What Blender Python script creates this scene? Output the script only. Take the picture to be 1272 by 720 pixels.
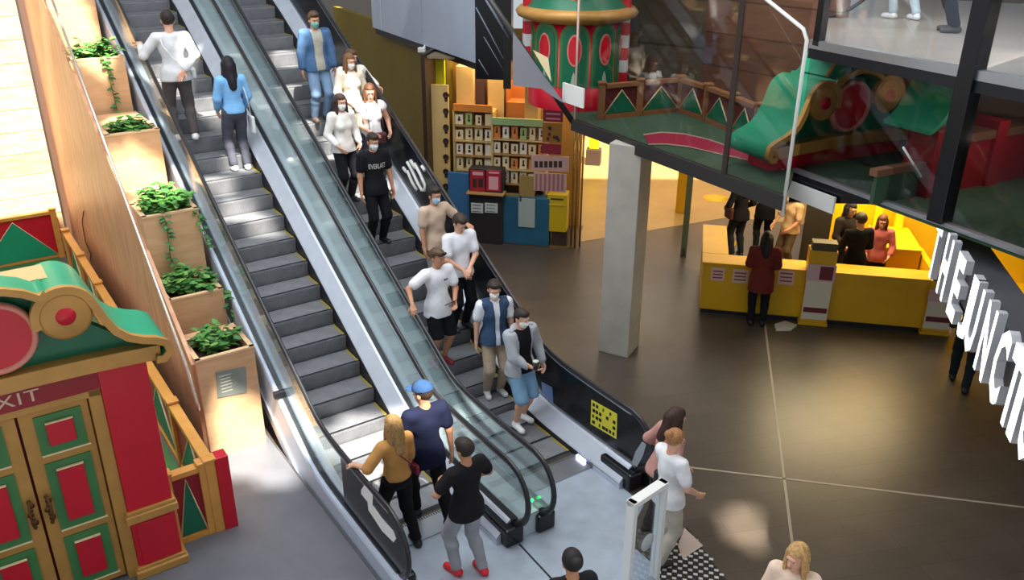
import bpy, bmesh, math, random
import numpy as np
from mathutils import Vector, Matrix

for _o in list(bpy.data.objects):
    bpy.data.objects.remove(_o)
SC = bpy.context.scene
COL = SC.collection
R = math.radians
rnd = random.Random(7)

# ------------------------------------------------------------------ camera
FPX, PITCH, ROLL, CAMZ = 1072.7, 0.421, 0.006, 6.554
cam_d = bpy.data.cameras.new('camera')
cam_d.sensor_width = 36.0
cam_d.lens = FPX / 1272 * 36.0
cam_d.clip_end = 200
cam = bpy.data.objects.new('camera', cam_d)
COL.objects.link(cam)
cam.matrix_world = (Matrix.Translation((0, 0, CAMZ)) @ Matrix.Rotation(math.pi / 2 - PITCH, 4, 'X')
                    @ Matrix.Rotation(ROLL, 4, 'Z'))
SC.camera = cam

# ------------------------------------------------------------------ light and exposure
SC.view_settings.view_transform = 'Standard'
SC.view_settings.look = 'None'
SC.view_settings.gamma = 1.0
SC.view_settings.use_curve_mapping = False
SC.view_settings.exposure = 0.0
SUN_DIR = Vector((-0.25, 0.50, -0.83)).normalized()
SUN_E = 20.0
SKY_E = 0.62
world = bpy.data.worlds.new('world')
SC.world = world
world.use_nodes = True
_bg = world.node_tree.nodes['Background']
_bg.inputs[0].default_value = (0.86, 0.93, 1.0, 1)
_bg.inputs[1].default_value = SKY_E
sd = bpy.data.lights.new('sun', 'SUN')
sd.energy = SUN_E
sd.angle = R(1.2)
sd.color = (1.0, 0.93, 0.80)
so = bpy.data.objects.new('sun', sd)
COL.objects.link(so)
so.rotation_euler = SUN_DIR.to_track_quat('-Z', 'Y').to_euler()


def area(name, loc, target, sx, sy, energy, color):
    d = bpy.data.lights.new(name, 'AREA')
    d.shape = 'RECTANGLE'
    d.size, d.size_y, d.energy, d.color = sx, sy, energy, color
    o = bpy.data.objects.new(name, d)
    COL.objects.link(o)
    o.location = loc
    o.rotation_euler = (Vector(target) - Vector(loc)).to_track_quat('-Z', 'Y').to_euler()
    return o


area('skylight_glow', (-3.5, 9.0, 10.7), (-2.5, 9.5, 0), 7.0, 13.0, 1250, (0.93, 0.97, 1.0))
area('booth_ceiling_light', (6.3, 14.6, 3.05), (6.3, 14.9, 0), 2.6, 1.6, 230, (1.0, 0.80, 0.45))
area('shop_ceiling_light', (0.1, 17.9, 3.7), (0.1, 17.6, 0), 2.6, 0.9, 75, (1.0, 0.74, 0.42))
area('display_fill_light', (4.4, 12.6, 7.6), (3.2, 12.4, 3.4), 3.0, 3.0, 95, (1.0, 0.86, 0.72))  # fill lamp added to brighten the upper display, not a real fitting
area('gallery_ceiling_light', (7.5, 9.5, 8.2), (6.5, 9.5, 5), 3.0, 3.0, 170, (0.95, 0.97, 1.0))
area('under_gallery_fill', (5.6, 9.6, 4.78), (4.6, 10.6, 3.6), 1.6, 1.6, 14, (1.0, 0.86, 0.74))  # added fill lamp, lifts the kiosk below the upper slab
area('hall_ceiling_light', (4.6, 19.5, 3.1), (4.6, 19.5, 0), 5.0, 3.0, 120, (1.0, 0.78, 0.45))

# ------------------------------------------------------------------ view rays (place things from pixels on real surfaces)
_c, _s = math.cos(PITCH), math.sin(PITCH)


def ray(px, py):
    x, y = px - 636.0, py - 360.0
    cr, sr = math.cos(ROLL), math.sin(ROLL)
    x, y = cr * x + sr * y, -sr * x + cr * y
    return Vector((x, _c * FPX - _s * y, -_s * FPX - _c * y))


EYE = Vector((0, 0, CAMZ))


def at(px, py, z=0.0):
    d = ray(px, py)
    return EYE + d * ((z - CAMZ) / d.z)


def hit(px, py, P, n):
    d = ray(px, py)
    n = Vector(n)
    return EYE + d * ((Vector(P) - EYE).dot(n) / d.dot(n))


def project(P):
    d = P[1] * _c + (CAMZ - P[2]) * _s
    v = P[1] * _s - (CAMZ - P[2]) * _c
    return (636 + FPX * P[0] / d, 360 - FPX * v / d)


# escalator frame: x = across (right), y = uphill
PSI = 0.6061
C0 = Vector((-1.71, 9.0, 0))
AX = Vector((-math.sin(PSI), math.cos(PSI), 0))
RX = Vector((math.cos(PSI), math.sin(PSI), 0))
PITCH_ESC = 1.803


def E(l, s, z=0.0):
    return C0 + RX * l + AX * s + Vector((0, 0, z))


def to_l(P):
    w = Vector(P) - C0
    return (w.dot(RX), w.dot(AX), P[2])


def at_lat(px, py, l):
    return to_l(hit(px, py, E(l, 0), RX))


def at_s(px, py, s):
    return to_l(hit(px, py, E(0, s), AX))


G1 = Vector((0.204, 0.979, 0))      # building grid, away from the viewer
G2 = Vector((0.979, -0.204, 0))     # building grid, to the right


# ------------------------------------------------------------------ materials
def srgb(c):
    if isinstance(c, str):
        c = tuple(int(c[i:i + 2], 16) / 255 for i in (0, 2, 4))
    return tuple((v / 12.92 if v <= 0.04045 else ((v + 0.055) / 1.055) ** 2.4) for v in c)


def mat(name, col, rough=0.6, metal=0.0, var=0.0, vscale=8.0, bump=0.0, bscale=60.0, emit=0.0, spec=0.5, stretch=None):
    m = bpy.data.materials.new(name)
    m.use_nodes = True
    nt = m.node_tree
    b = nt.nodes['Principled BSDF']
    c = srgb(col)
    b.inputs['Base Color'].default_value = (*c, 1)
    b.inputs['Roughness'].default_value = rough
    b.inputs['Metallic'].default_value = metal
    b.inputs['Specular IOR Level'].default_value = spec
    if emit:
        b.inputs['Emission Color'].default_value = (*c, 1)
        b.inputs['Emission Strength'].default_value = emit
    if var or bump:
        tc = nt.nodes.new('ShaderNodeTexCoord')
        mp = nt.nodes.new('ShaderNodeMapping')
        nt.links.new(tc.outputs['Object'], mp.inputs[0])
        if stretch:
            mp.inputs['Scale'].default_value = stretch
    if var:
        n = nt.nodes.new('ShaderNodeTexNoise')
        n.inputs['Scale'].default_value = vscale
        n.inputs['Detail'].default_value = 4
        nt.links.new(mp.outputs[0], n.inputs[0])
        r = nt.nodes.new('ShaderNodeValToRGB')
        r.color_ramp.elements[0].position = 0.3
        r.color_ramp.elements[1].position = 0.7
        r.color_ramp.elements[0].color = (*[max(0, v * (1 - var)) for v in c], 1)
        r.color_ramp.elements[1].color = (*[min(1, v * (1 + var)) for v in c], 1)
        nt.links.new(n.outputs[0], r.inputs[0])
        nt.links.new(r.outputs[0], b.inputs['Base Color'])
    if bump:
        n2 = nt.nodes.new('ShaderNodeTexNoise')
        n2.inputs['Scale'].default_value = bscale
        nt.links.new(mp.outputs[0], n2.inputs[0])
        bp = nt.nodes.new('ShaderNodeBump')
        bp.inputs['Strength'].default_value = bump
        bp.inputs['Distance'].default_value = 0.01
        nt.links.new(n2.outputs[0], bp.inputs['Height'])
        nt.links.new(bp.outputs[0], b.inputs['Normal'])
    return m


def glass_mat(name, tint, refl=0.1, rough=0.03, gcol=(1, 1, 1), fm=0.5):
    m = bpy.data.materials.new(name)
    m.use_nodes = True
    nt = m.node_tree
    nt.nodes.remove(nt.nodes['Principled BSDF'])
    out = nt.nodes['Material Output']
    t = nt.nodes.new('ShaderNodeBsdfTransparent')
    t.inputs[0].default_value = (*tint, 1)
    g = nt.nodes.new('ShaderNodeBsdfGlossy')
    g.inputs[0].default_value = (*gcol, 1)
    g.inputs['Roughness'].default_value = rough
    lw = nt.nodes.new('ShaderNodeLayerWeight')
    lw.inputs[0].default_value = 0.35
    mt = nt.nodes.new('ShaderNodeMath')
    mt.operation = 'MULTIPLY_ADD'
    mt.inputs[1].default_value = fm
    mt.inputs[2].default_value = refl
    mt.use_clamp = True
    nt.links.new(lw.outputs['Fresnel'], mt.inputs[0])
    mx = nt.nodes.new('ShaderNodeMixShader')
    nt.links.new(mt.outputs[0], mx.inputs[0])
    nt.links.new(t.outputs[0], mx.inputs[1])
    nt.links.new(g.outputs[0], mx.inputs[2])
    nt.links.new(mx.outputs[0], out.inputs[0])
    return m


def brick_mat(name, c1, c2, cm, bw, bh, mortar, rough=0.5, rot=0.0, bump=0.0, coords='Object', offset=0.5, var=0.12, axis=None, spec=0.5):
    m = bpy.data.materials.new(name)
    m.use_nodes = True
    nt = m.node_tree
    b = nt.nodes['Principled BSDF']
    b.inputs['Roughness'].default_value = rough
    b.inputs['Specular IOR Level'].default_value = spec
    tc = nt.nodes.new('ShaderNodeTexCoord')
    mp = nt.nodes.new('ShaderNodeMapping')
    mp.inputs['Rotation'].default_value = axis if axis else (0, 0, rot)
    nt.links.new(tc.outputs[coords], mp.inputs[0])
    br = nt.nodes.new('ShaderNodeTexBrick')
    br.offset = offset
    br.inputs['Color1'].default_value = (*srgb(c1), 1)
    br.inputs['Color2'].default_value = (*srgb(c2), 1)
    br.inputs['Mortar'].default_value = (*srgb(cm), 1)
    br.inputs['Scale'].default_value = 1.0
    br.inputs['Mortar Size'].default_value = mortar
    br.inputs['Brick Width'].default_value = bw
    br.inputs['Row Height'].default_value = bh
    nt.links.new(mp.outputs[0], br.inputs[0])
    n = nt.nodes.new('ShaderNodeTexNoise')
    n.inputs['Scale'].default_value = 1.6
    n.inputs['Detail'].default_value = 6
    nt.links.new(mp.outputs[0], n.inputs[0])
    mx = nt.nodes.new('ShaderNodeMix')
    mx.data_type = 'RGBA'
    mx.blend_type = 'MULTIPLY'
    mx.inputs[0].default_value = 1.0
    rp = nt.nodes.new('ShaderNodeValToRGB')
    rp.color_ramp.elements[0].position = 0.3
    rp.color_ramp.elements[1].position = 0.7
    rp.color_ramp.elements[0].color = (1 - var, 1 - var, 1 - var, 1)
    rp.color_ramp.elements[1].color = (1, 1, 1, 1)
    nt.links.new(n.outputs[0], rp.inputs[0])
    nt.links.new(br.outputs[0], mx.inputs[6])
    nt.links.new(rp.outputs[0], mx.inputs[7])
    nt.links.new(mx.outputs[2], b.inputs['Base Color'])
    return m


def wood_mat(name, c1, c2, plank=0.0, axis='Z', rough=0.55, grain=(1.2, 1.2, 18)):
    """streaky wood; with plank > 0 dark joints every `plank` metres along `axis`"""
    m = bpy.data.materials.new(name)
    m.use_nodes = True
    nt = m.node_tree
    b = nt.nodes['Principled BSDF']
    b.inputs['Roughness'].default_value = rough
    tc = nt.nodes.new('ShaderNodeTexCoord')
    mp = nt.nodes.new('ShaderNodeMapping')
    mp.inputs['Scale'].default_value = grain
    nt.links.new(tc.outputs['Object'], mp.inputs[0])
    n = nt.nodes.new('ShaderNodeTexNoise')
    n.inputs['Scale'].default_value = 1.3
    n.inputs['Detail'].default_value = 5
    nt.links.new(mp.outputs[0], n.inputs[0])
    rp = nt.nodes.new('ShaderNodeValToRGB')
    rp.color_ramp.elements[0].position = 0.32
    rp.color_ramp.elements[1].position = 0.68
    rp.color_ramp.elements[0].color = (*srgb(c1), 1)
    rp.color_ramp.elements[1].color = (*srgb(c2), 1)
    nt.links.new(n.outputs[0], rp.inputs[0])
    last = rp.outputs[0]
    if plank:
        sp = nt.nodes.new('ShaderNodeSeparateXYZ')
        nt.links.new(tc.outputs['Object'], sp.inputs[0])
        dv = nt.nodes.new('ShaderNodeMath')
        dv.operation = 'DIVIDE'
        dv.inputs[1].default_value = plank
        nt.links.new(sp.outputs[axis], dv.inputs[0])
        fr = nt.nodes.new('ShaderNodeMath')
        fr.operation = 'FRACT'
        nt.links.new(dv.outputs[0], fr.inputs[0])
        lt = nt.nodes.new('ShaderNodeMath')
        lt.operation = 'GREATER_THAN'
        lt.inputs[1].default_value = 0.05
        nt.links.new(fr.outputs[0], lt.inputs[0])
        fl = nt.nodes.new('ShaderNodeMath')
        fl.operation = 'FLOOR'
        nt.links.new(dv.outputs[0], fl.inputs[0])
        wn = nt.nodes.new('ShaderNodeTexWhiteNoise')
        wn.noise_dimensions = '1D'
        nt.links.new(fl.outputs[0], wn.inputs['W'])
        ma = nt.nodes.new('ShaderNodeMath')
        ma.operation = 'MULTIPLY_ADD'
        ma.inputs[1].default_value = 0.3
        ma.inputs[2].default_value = 0.72
        nt.links.new(wn.outputs['Value'], ma.inputs[0])
        mu = nt.nodes.new('ShaderNodeMath')
        mu.operation = 'MULTIPLY'
        nt.links.new(lt.outputs[0], mu.inputs[0])
        nt.links.new(ma.outputs[0], mu.inputs[1])
        ad = nt.nodes.new('ShaderNodeMath')
        ad.operation = 'MAXIMUM'
        ad.inputs[1].default_value = 0.35
        nt.links.new(mu.outputs[0], ad.inputs[0])
        mx = nt.nodes.new('ShaderNodeMix')
        mx.data_type = 'RGBA'
        mx.blend_type = 'MULTIPLY'
        mx.inputs[0].default_value = 1.0
        nt.links.new(last, mx.inputs[6])
        nt.links.new(ad.outputs[0], mx.inputs[7])
        last = mx.outputs[2]
    nt.links.new(last, b.inputs['Base Color'])
    return m


def groove_mat(name, col, axis='X', period=0.018, rough=0.45, metal=0.6, depth=0.8):
    m = mat(name, col, rough, metal, var=0.15, vscale=5)
    nt = m.node_tree
    b = nt.nodes['Principled BSDF']
    tc = nt.nodes.new('ShaderNodeTexCoord')
    w = nt.nodes.new('ShaderNodeTexWave')
    w.bands_direction = axis
    w.inputs['Scale'].default_value = 0.314 / period
    nt.links.new(tc.outputs['Object'], w.inputs[0])
    bp = nt.nodes.new('ShaderNodeBump')
    bp.inputs['Strength'].default_value = depth
    bp.inputs['Distance'].default_value = 0.006
    nt.links.new(w.outputs[1], bp.inputs['Height'])
    nt.links.new(bp.outputs[0], b.inputs['Normal'])
    return m


M = {}


def C(col, rough=0.6, metal=0.0, var=0.08, bump=0.0, **k):
    key = ('c', str(col), rough, metal, var, bump, str(k))
    if key not in M:
        M[key] = mat('surface_%d' % len(M), col, rough, metal, var, bump=bump, **k)
    return M[key]


def CLOTH(col):
    return C(col, 0.9, 0, 0.12, 0.25, bscale=45, spec=0.2)


# ------------------------------------------------------------------ mesh builder
class MB:
    def __init__(self):
        self.v, self.f, self.mi, self.sm = [], [], [], []

    def add(self, vs, fs, mi=0, smooth=False):
        o = len(self.v)
        self.v += [tuple(p) for p in vs]
        for f in fs:
            self.f.append(tuple(o + i for i in f))
            self.mi.append(mi)
            self.sm.append(smooth)
        return self

    def box(self, c, size, rot=None, mi=0, bev=0.0):
        hx, hy, hz = size[0] / 2, size[1] / 2, size[2] / 2
        c = Vector(c)
        if bev <= 0:
            vs = [Vector((x, y, z)) for z in (-hz, hz) for y in (-hy, hy) for x in (-hx, hx)]
            fs = [(0, 2, 3, 1), (4, 5, 7, 6), (0, 1, 5, 4), (2, 6, 7, 3), (0, 4, 6, 2), (1, 3, 7, 5)]
        else:
            bm = bmesh.new()
            bmesh.ops.create_cube(bm, size=1)
            bmesh.ops.scale(bm, vec=(2 * hx, 2 * hy, 2 * hz), verts=bm.verts)
            bmesh.ops.bevel(bm, geom=bm.edges[:], offset=min(bev, hx * .9, hy * .9, hz * .9), segments=2, affect='EDGES', profile=0.5)
            bm.verts.index_update()
            vs = [v.co.copy() for v in bm.verts]
            fs = [tuple(v.index for v in f.verts) for f in bm.faces]
            bm.free()
        if rot is not None:
            vs = [rot @ v for v in vs]
        return self.add([v + c for v in vs], fs, mi)

    def box2(self, a, b, mi=0, bev=0.0):
        a, b = Vector(a), Vector(b)
        return self.box((a + b) / 2, [abs(x) for x in (b - a)], None, mi, bev)

    def prism(self, poly, off, mi=0, mi_side=None, smooth=False):
        """poly: list of 3D points (planar), off: extrusion vector"""
        n = len(poly)
        P = [Vector(p) for p in poly]
        off = Vector(off)
        nor = Vector((0, 0, 0))
        for i in range(n):
            nor += P[i].cross(P[(i + 1) % n])
        if nor.dot(off) > 0:
            P = P[::-1]
        self.add(P + [p + off for p in P], [tuple(range(n)), tuple(range(2 * n - 1, n - 1, -1))], mi)
        o = len(self.v) - 2 * n
        ms = mi if mi_side is None else mi_side
        for i in range(n):
            j = (i + 1) % n
            self.f.append((o + j, o + i, o + n + i, o + n + j))
            self.mi.append(ms)
            self.sm.append(smooth)
        return self

    def tube(self, pts, r, seg=8, mi=0, cap=True, sy=1.0, up=None):
        pts = [Vector(p) for p in pts]
        n = len(pts)
        rs = r if isinstance(r, (list, tuple)) else [r] * n
        rings = []
        prev = None
        for i, p in enumerate(pts):
            t = (pts[min(i + 1, n - 1)] - pts[max(i - 1, 0)]).normalized()
            if up is not None:
                x = t.cross(Vector(up))
                x = x.normalized() if x.length > 1e-4 else t.orthogonal().normalized()
            elif prev is None:
                x = t.orthogonal().normalized()
            else:
                x = (prev - t * prev.dot(t)).normalized()
            prev = x
            y = t.cross(x)
            rings.append([p + (x * math.cos(2 * math.pi * k / seg) + y * sy * math.sin(2 * math.pi * k / seg)) * rs[i] for k in range(seg)])
        vs = [v for rg in rings for v in rg]
        fs = []
        for i in range(n - 1):
            for k in range(seg):
                k2 = (k + 1) % seg
                fs.append((i * seg + k, i * seg + k2, (i + 1) * seg + k2, (i + 1) * seg + k))
        self.add(vs, fs, mi, True)
        if cap:
            o = len(self.v) - len(vs)
            self.f.append(tuple(o + k for k in range(seg))[::-1]); self.mi.append(mi); self.sm.append(False)
            self.f.append(tuple(o + (n - 1) * seg + k for k in range(seg))); self.mi.append(mi); self.sm.append(False)
        return self

    def lathe(self, prof, seg=24, c=(0, 0, 0), axis='z', mi=0, smooth=True):
        vs, fs = [], []
        n = len(prof)
        for k in range(seg):
            a = 2 * math.pi * k / seg
            for (r_, h) in prof:
                if axis == 'z':
                    p = (r_ * math.cos(a), r_ * math.sin(a), h)
                else:
                    p = (r_ * math.cos(a), h, r_ * math.sin(a))
                vs.append(Vector(p) + Vector(c))
        for k in range(seg):
            k2 = (k + 1) % seg
            for i in range(n - 1):
                q = (k * n + i, k2 * n + i, k2 * n + i + 1, k * n + i + 1)
                fs.append(q if axis == 'z' else q[::-1])
        return self.add(vs, fs, mi, smooth)

    def strip(self, A, B, mi=0, smooth=False, flip=False):
        n = len(A)
        fs = [((i, i + 1, n + i + 1, n + i) if not flip else (i, n + i, n + i + 1, i + 1)) for i in range(n - 1)]
        return self.add(list(A) + list(B), fs, mi, smooth)

    def build(self, name, mats, parent=None, origin=None):
        if not isinstance(mats, (list, tuple)):
            mats = [mats]
        vs = np.array([tuple(p) for p in self.v], dtype=float).reshape(-1, 3)
        if origin is None:
            if parent is None:
                lo, hi = vs.min(0), vs.max(0)
                origin = Vector(((lo[0] + hi[0]) / 2, (lo[1] + hi[1]) / 2, lo[2]))
            else:
                origin = Vector((0, 0, 0))
        origin = Vector(origin)
        me = bpy.data.meshes.new(name)
        me.from_pydata([tuple(Vector(p) - origin) for p in vs], [], self.f)
        for m in mats:
            me.materials.append(m)
        me.polygons.foreach_set('material_index', self.mi)
        me.polygons.foreach_set('use_smooth', self.sm)
        me.update()
        o = bpy.data.objects.new(name, me)
        COL.objects.link(o)
        o.location = origin
        if parent is not None:
            o.parent = parent
        return o


def empty(name, loc, rotz=0.0):
    o = bpy.data.objects.new(name, None)
    COL.objects.link(o)
    o.location = loc
    o.rotation_euler = (0, 0, rotz)
    o.empty_display_size = 0.1
    return o


def tag(o, label, cat, group=None, kind=None):
    o['label'] = label
    o['category'] = cat
    if group:
        o['group'] = group
    if kind:
        o['kind'] = kind
    return o


def struct(o, label=None):
    o['kind'] = 'structure'
    if label:
        o['label'] = label
    return o


def text_mesh(body, width, height, depth, bold=0.0, spacing=1.0, mirror=False):
    """returns (verts, faces) of extruded lettering fitted in width x height, lying in xz, front at y=0, facing -y, centred"""
    cu = bpy.data.curves.new('lettering', 'FONT')
    cu.body = body
    cu.extrude = 0.05
    cu.offset = bold
    cu.space_character = spacing
    cu.resolution_u = 2
    ob = bpy.data.objects.new('lettering', cu)
    COL.objects.link(ob)
    dg = bpy.context.evaluated_depsgraph_get()
    me = bpy.data.meshes.new_from_object(ob.evaluated_get(dg))
    vs = np.array([tuple(v.co) for v in me.vertices])
    fs = [tuple(p.vertices) for p in me.polygons]
    bpy.data.objects.remove(ob)
    bpy.data.curves.remove(cu)
    bpy.data.meshes.remove(me)
    lo, hi = vs.min(0), vs.max(0)
    sx, sz = width / (hi[0] - lo[0]), height / (hi[1] - lo[1])
    out = []
    for x, y, z in vs:
        out.append(Vector(((x - (lo[0] + hi[0]) / 2) * sx, -(z + 0.05) / 0.1 * depth + 0.0, (y - (lo[1] + hi[1]) / 2) * sz)))
    return out, fs

# ================================================================== SETTING
m_floor = brick_mat('dark_floor_tiles', '574d45', '534a42', '463e38', 0.9, 0.3, 0.004, 0.33, -0.2054, var=0.25)
m_greyfloor = mat('grey_terrazzo', '686b73', 0.42, 0, 0.10, 3.0)
m_plate = mat('brushed_landing_plate', 'a9b4c2', 0.38, 0.15, 0.12, 4.0)
m_tan = mat('tan_shop_floor', 'b08d55', 0.3, 0, 0.08, 2.0)
m_planks = wood_mat('pale_plank_cladding', 'd9b583', 'ecd2a6', 0.42, 'Z', 0.6, (2.2, 1, 14))
m_orange = wood_mat('orange_wood_panel', 'c98e6a', 'deaa82', 0, 'Z', 0.45, (1, 5, 1.2))
m_brownwall = wood_mat('brown_plank_wall', '6d4837', '7d5541', 0.55, 'Z', 0.55, (1.5, 1.5, 14))
m_box = wood_mat('planter_plywood', 'cfa176', 'ddb48a', 0, 'Z', 0.5, (2, 2, 9))
m_conc = mat('concrete', 'a9a59c', 0.8, 0, 0.10, 3.0, 0.2, 30)
m_steel = mat('brushed_steel', 'b9bcc2', 0.3, 0.8)
m_alu = mat('pale_aluminium', 'c4cbd8', 0.34, 0.25, 0.06, 5)
m_rub = mat('black_rubber', '26262a', 0.35)
m_black = mat('black_panel', '101116', 0.22)
m_dark = mat('dark_metal', '24252a', 0.4, 0.3)
m_white = mat('white_paint', 'e9ebe8', 0.45)


def poly_sheet(name, pts, z0, z1, m):
    b = MB()
    b.prism([(p[0], p[1], z0) for p in pts], (0, 0, z1 - z0))
    return struct(b.build(name, m, origin=(0, 0, 0)))


poly_sheet('floor', [(-22, -10), (22, -10), (22, 36), (-22, 36)], -0.3, 0.0, m_floor)
poly_sheet('floor_grey', [E(-9, -9), E(-0.84, -9), E(-0.84, 10.2), E(-9, 10.2)], -0.02, 0.004, m_greyfloor)
poly_sheet('floor_landing', [E(-0.8, -7), E(1.75, -7), E(1.75, -2.75), E(2.35, -2.4), E(2.40, -1.25), E(-0.8, -1.25)], -0.02, 0.006, m_plate)
poly_sheet('floor_shop', [at(722, 300), at(905, 270), at(1290, 330) + Vector((3, 0.5, 0)), (14, 27, 0), (1.0, 27, 0)], -0.02, 0.004, m_tan)

m_joint = mat('pale_floor_joint', '9c907f', 0.4)
for i, (p, q) in enumerate([((948, 385), (990, 722)), ((846, 579), (1290, 632))]):
    a_, b_ = at(*p), at(*q)
    d = (b_ - a_).normalized()
    n = Vector((-d.y, d.x, 0)) * 0.016
    t = MB()
    t.prism([a_ - n, b_ - n, b_ + n, a_ + n], (0, 0, 0.004))
    struct(t.build('trim_%d' % (i + 1), m_joint))
for i, (p, q) in enumerate([((645, 676), (700, 735)), ((513, 668), (540, 656))]):
    a_, b_ = at(*p), at(*q)
    d = (b_ - a_).normalized()
    n = Vector((-d.y, d.x, 0)) * 0.011
    t = MB()
    t.prism([a_ - n + Vector((0, 0, .006)), b_ - n + Vector((0, 0, .006)), b_ + n + Vector((0, 0, .006)), a_ + n + Vector((0, 0, .006))], (0, 0, 0.003))
    struct(t.build('trim_%d' % (i + 3), m_dark))

# left: plank wall and the orange side wall of the planters
b = MB()
b.box2((-7.5, 10.3, 0), (-1.80, 10.55, 9.0))
o = b.build('wall_left', m_planks, origin=(0, 0, 0)); o.location = C0; o.rotation_euler.z = PSI; struct(o)
b = MB()
b.prism([(-1.66, 1.5, 0), (-1.66, 13.5, 0), (-1.66, 13.5, 8.4), (-1.66, 1.5, 1.36)], (0.05, 0, 0))
o = b.build('wall_stair_side', m_orange, origin=(0, 0, 0)); o.location = C0; o.rotation_euler.z = PSI; struct(o)

# far backdrop walls (behind the halls)
b = MB(); b.box2((-14, 29, 0), (-1.0, 29.3, 12)); struct(b.build('wall_back', mat('dark_back_wall', '17171a', 0.8)))
b = MB(); b.box2((0.9, 26.0, 0), (14, 26.3, 3.2)); struct(b.build('wall_hall_back', mat('warm_hall_wall', 'b48a4e', 0.7)))
b = MB(); b.box2((11.2, 7.0, 0), (11.5, 27, 9)); struct(b.build('wall_right_dimmer', mat('dark_side_wall', '2a2522', 0.7)))  # dark wall added to dim the right side

# fascia of the upper floor above the shop (direction D, away to the left)
FD0 = Vector((-0.68, 16.2, 0)); FD = (Vector((-4.75, 23.81, 0)) - FD0).normalized()
FN = Vector((FD.y, -FD.x, 0))
if FN.dot(-FD0) < 0:
    FN = -FN
m_fascia = mat('grey_blue_cladding', 'b6c1d4', 0.5, 0.05, 0.04, 2)
cuts = [0.0, 2.05, 6.3, 6.62]
fw = MB()
for u0, u1 in ((0, 2.55), (2.60, 4.95), (5.0, 5.62)):
    a_, b_ = FD0 + FD * u0, FD0 + FD * u1
    fw.prism([a_ + Vector((0, 0, 3.86)), b_ + Vector((0, 0, 3.86)), b_ + Vector((0, 0, 9)), a_ + Vector((0, 0, 9))], -FN * 0.25)
struct(fw.build('wall_fascia', m_fascia))
fw = MB()
a_, b_ = FD0 - FN * 0.1, FD0 + FD * 5.7 - FN * 0.1
fw.prism([a_ + Vector((0, 0, 3.70)), b_ + Vector((0, 0, 3.70)), b_ + Vector((0, 0, 9)), a_ + Vector((0, 0, 9))], -FN * 0.3)
struct(fw.build('trim_fascia', m_dark))
# olive wall below the fascia
yw = MB()
a_, b_ = FD0 + FD * 1.95 - FN * 0.25, FD0 + FD * 9.5 - FN * 0.25
yw.prism([a_, b_, b_ + Vector((0, 0, 3.95)), a_ + Vector((0, 0, 3.95))], -FN * 0.15)
struct(yw.build('wall_olive', mat('olive_yellow_wall', '7c6a0c', 0.6, 0, 0.1, 1.0)))
# concrete pillar
pc = (at(742, 440) + at(795, 440)) / 2
b = MB()
al = R(28)
rot = Matrix.Rotation(-al, 3, 'Z')
pcen = Vector((1.73, 12.36, 0))
b.box((pcen.x, pcen.y, 1.7), (0.5, 0.5, 3.4), rot, 0, 0.012)
tag(b.build('pillar', m_conc), 'square grey concrete pillar standing on the dark floor under the walkway edge', 'pillar')

# ---- mezzanine slab
ZM = 3.42
Cc = at(712, 148, 3.45)
Cp = at(975, 244, 3.45)
Dj = at(987, 208, 3.45)
De = at(1272, 310, 3.45)
dR = (De - Dj).normalized()
Df = Dj + dR * 6.0
mez = [Cc, Cp, Dj, Df, Vector((11.2, Df.y, 0)), Vector((11.2, 17.0, 0)), Vector((0.62, 17.0, 0))]
poly_sheet('floor_mezzanine', mez, 3.35, ZM, mat('green_carpet', '3f5a44', 0.95, 0, 0.15, 14, 0.3, 120))
m_edge = mat('dark_edge_trim', '3d3b3c', 0.4, 0.4)
for i, (p, q, h0, h1) in enumerate([(Cc, Cp, 3.28, 3.46), (Dj, Df, 3.40, 3.45)]):
    d = (q - p).normalized(); n = Vector((-d.y, d.x, 0)) * 0.04
    b = MB(); p0, q0 = Vector((p.x, p.y, h0)), Vector((q.x, q.y, h0))
    b.prism([p0 - n, q0 - n, q0 + n, p0 + n], (0, 0, h1 - h0))
    struct(b.build('trim_%d' % (i + 5), m_edge if i == 0 else m_steel))
d = dR; n = Vector((-d.y, d.x, 0))
n = n if n.dot(-Dj) > 0 else -n
b = MB(); p0 = Vector((Dj.x, Dj.y, 3.40)) + n * .02; q0 = p0 + d * 1.5
b.prism([p0, q0, p0 - Vector((0, 0, .40)) + d * .05, p0 - Vector((0, 0, .42))], -n * .12)
struct(b.build('trim_fascia_black', m_black))
# slanted bulkhead edge rising from the corner to the upper floor on the left
top_l = hit(609, 0, (Cc.x - 0.1, 13.75, 0), (0, 1, 0))
b = MB()
P0, P1 = Vector((Cc.x, Cc.y, 3.40)), Vector(top_l)
dd = (P1 - P0) * 1.35
b.tube([P0, P0 + dd], 0.045, 8)
struct(b.build('trim_slanted_edge', m_edge))
pn_ = (P1 - P0).cross(Vector((0, 0, 1)))
tri = [hit(px, py, P0 + Vector((0, -.05, 0)), pn_) for px, py in ((612, 4), (637, 40), (660, 73), (690, 114), (672, 96), (637, 94))]
tri = [hit(px, py, P0 + Vector((0, -.05, 0)), pn_) for px, py in ((637, 40), (700, 128), (690, 122), (672, 110), (637, 106))]
b = MB(); b.prism(tri, pn_.normalized() * (-.03 if pn_.dot(-P0) > 0 else .03))
struct(b.build('wall_pale', mat('pale_grey_cladding', '84868f', 0.55)))
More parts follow.
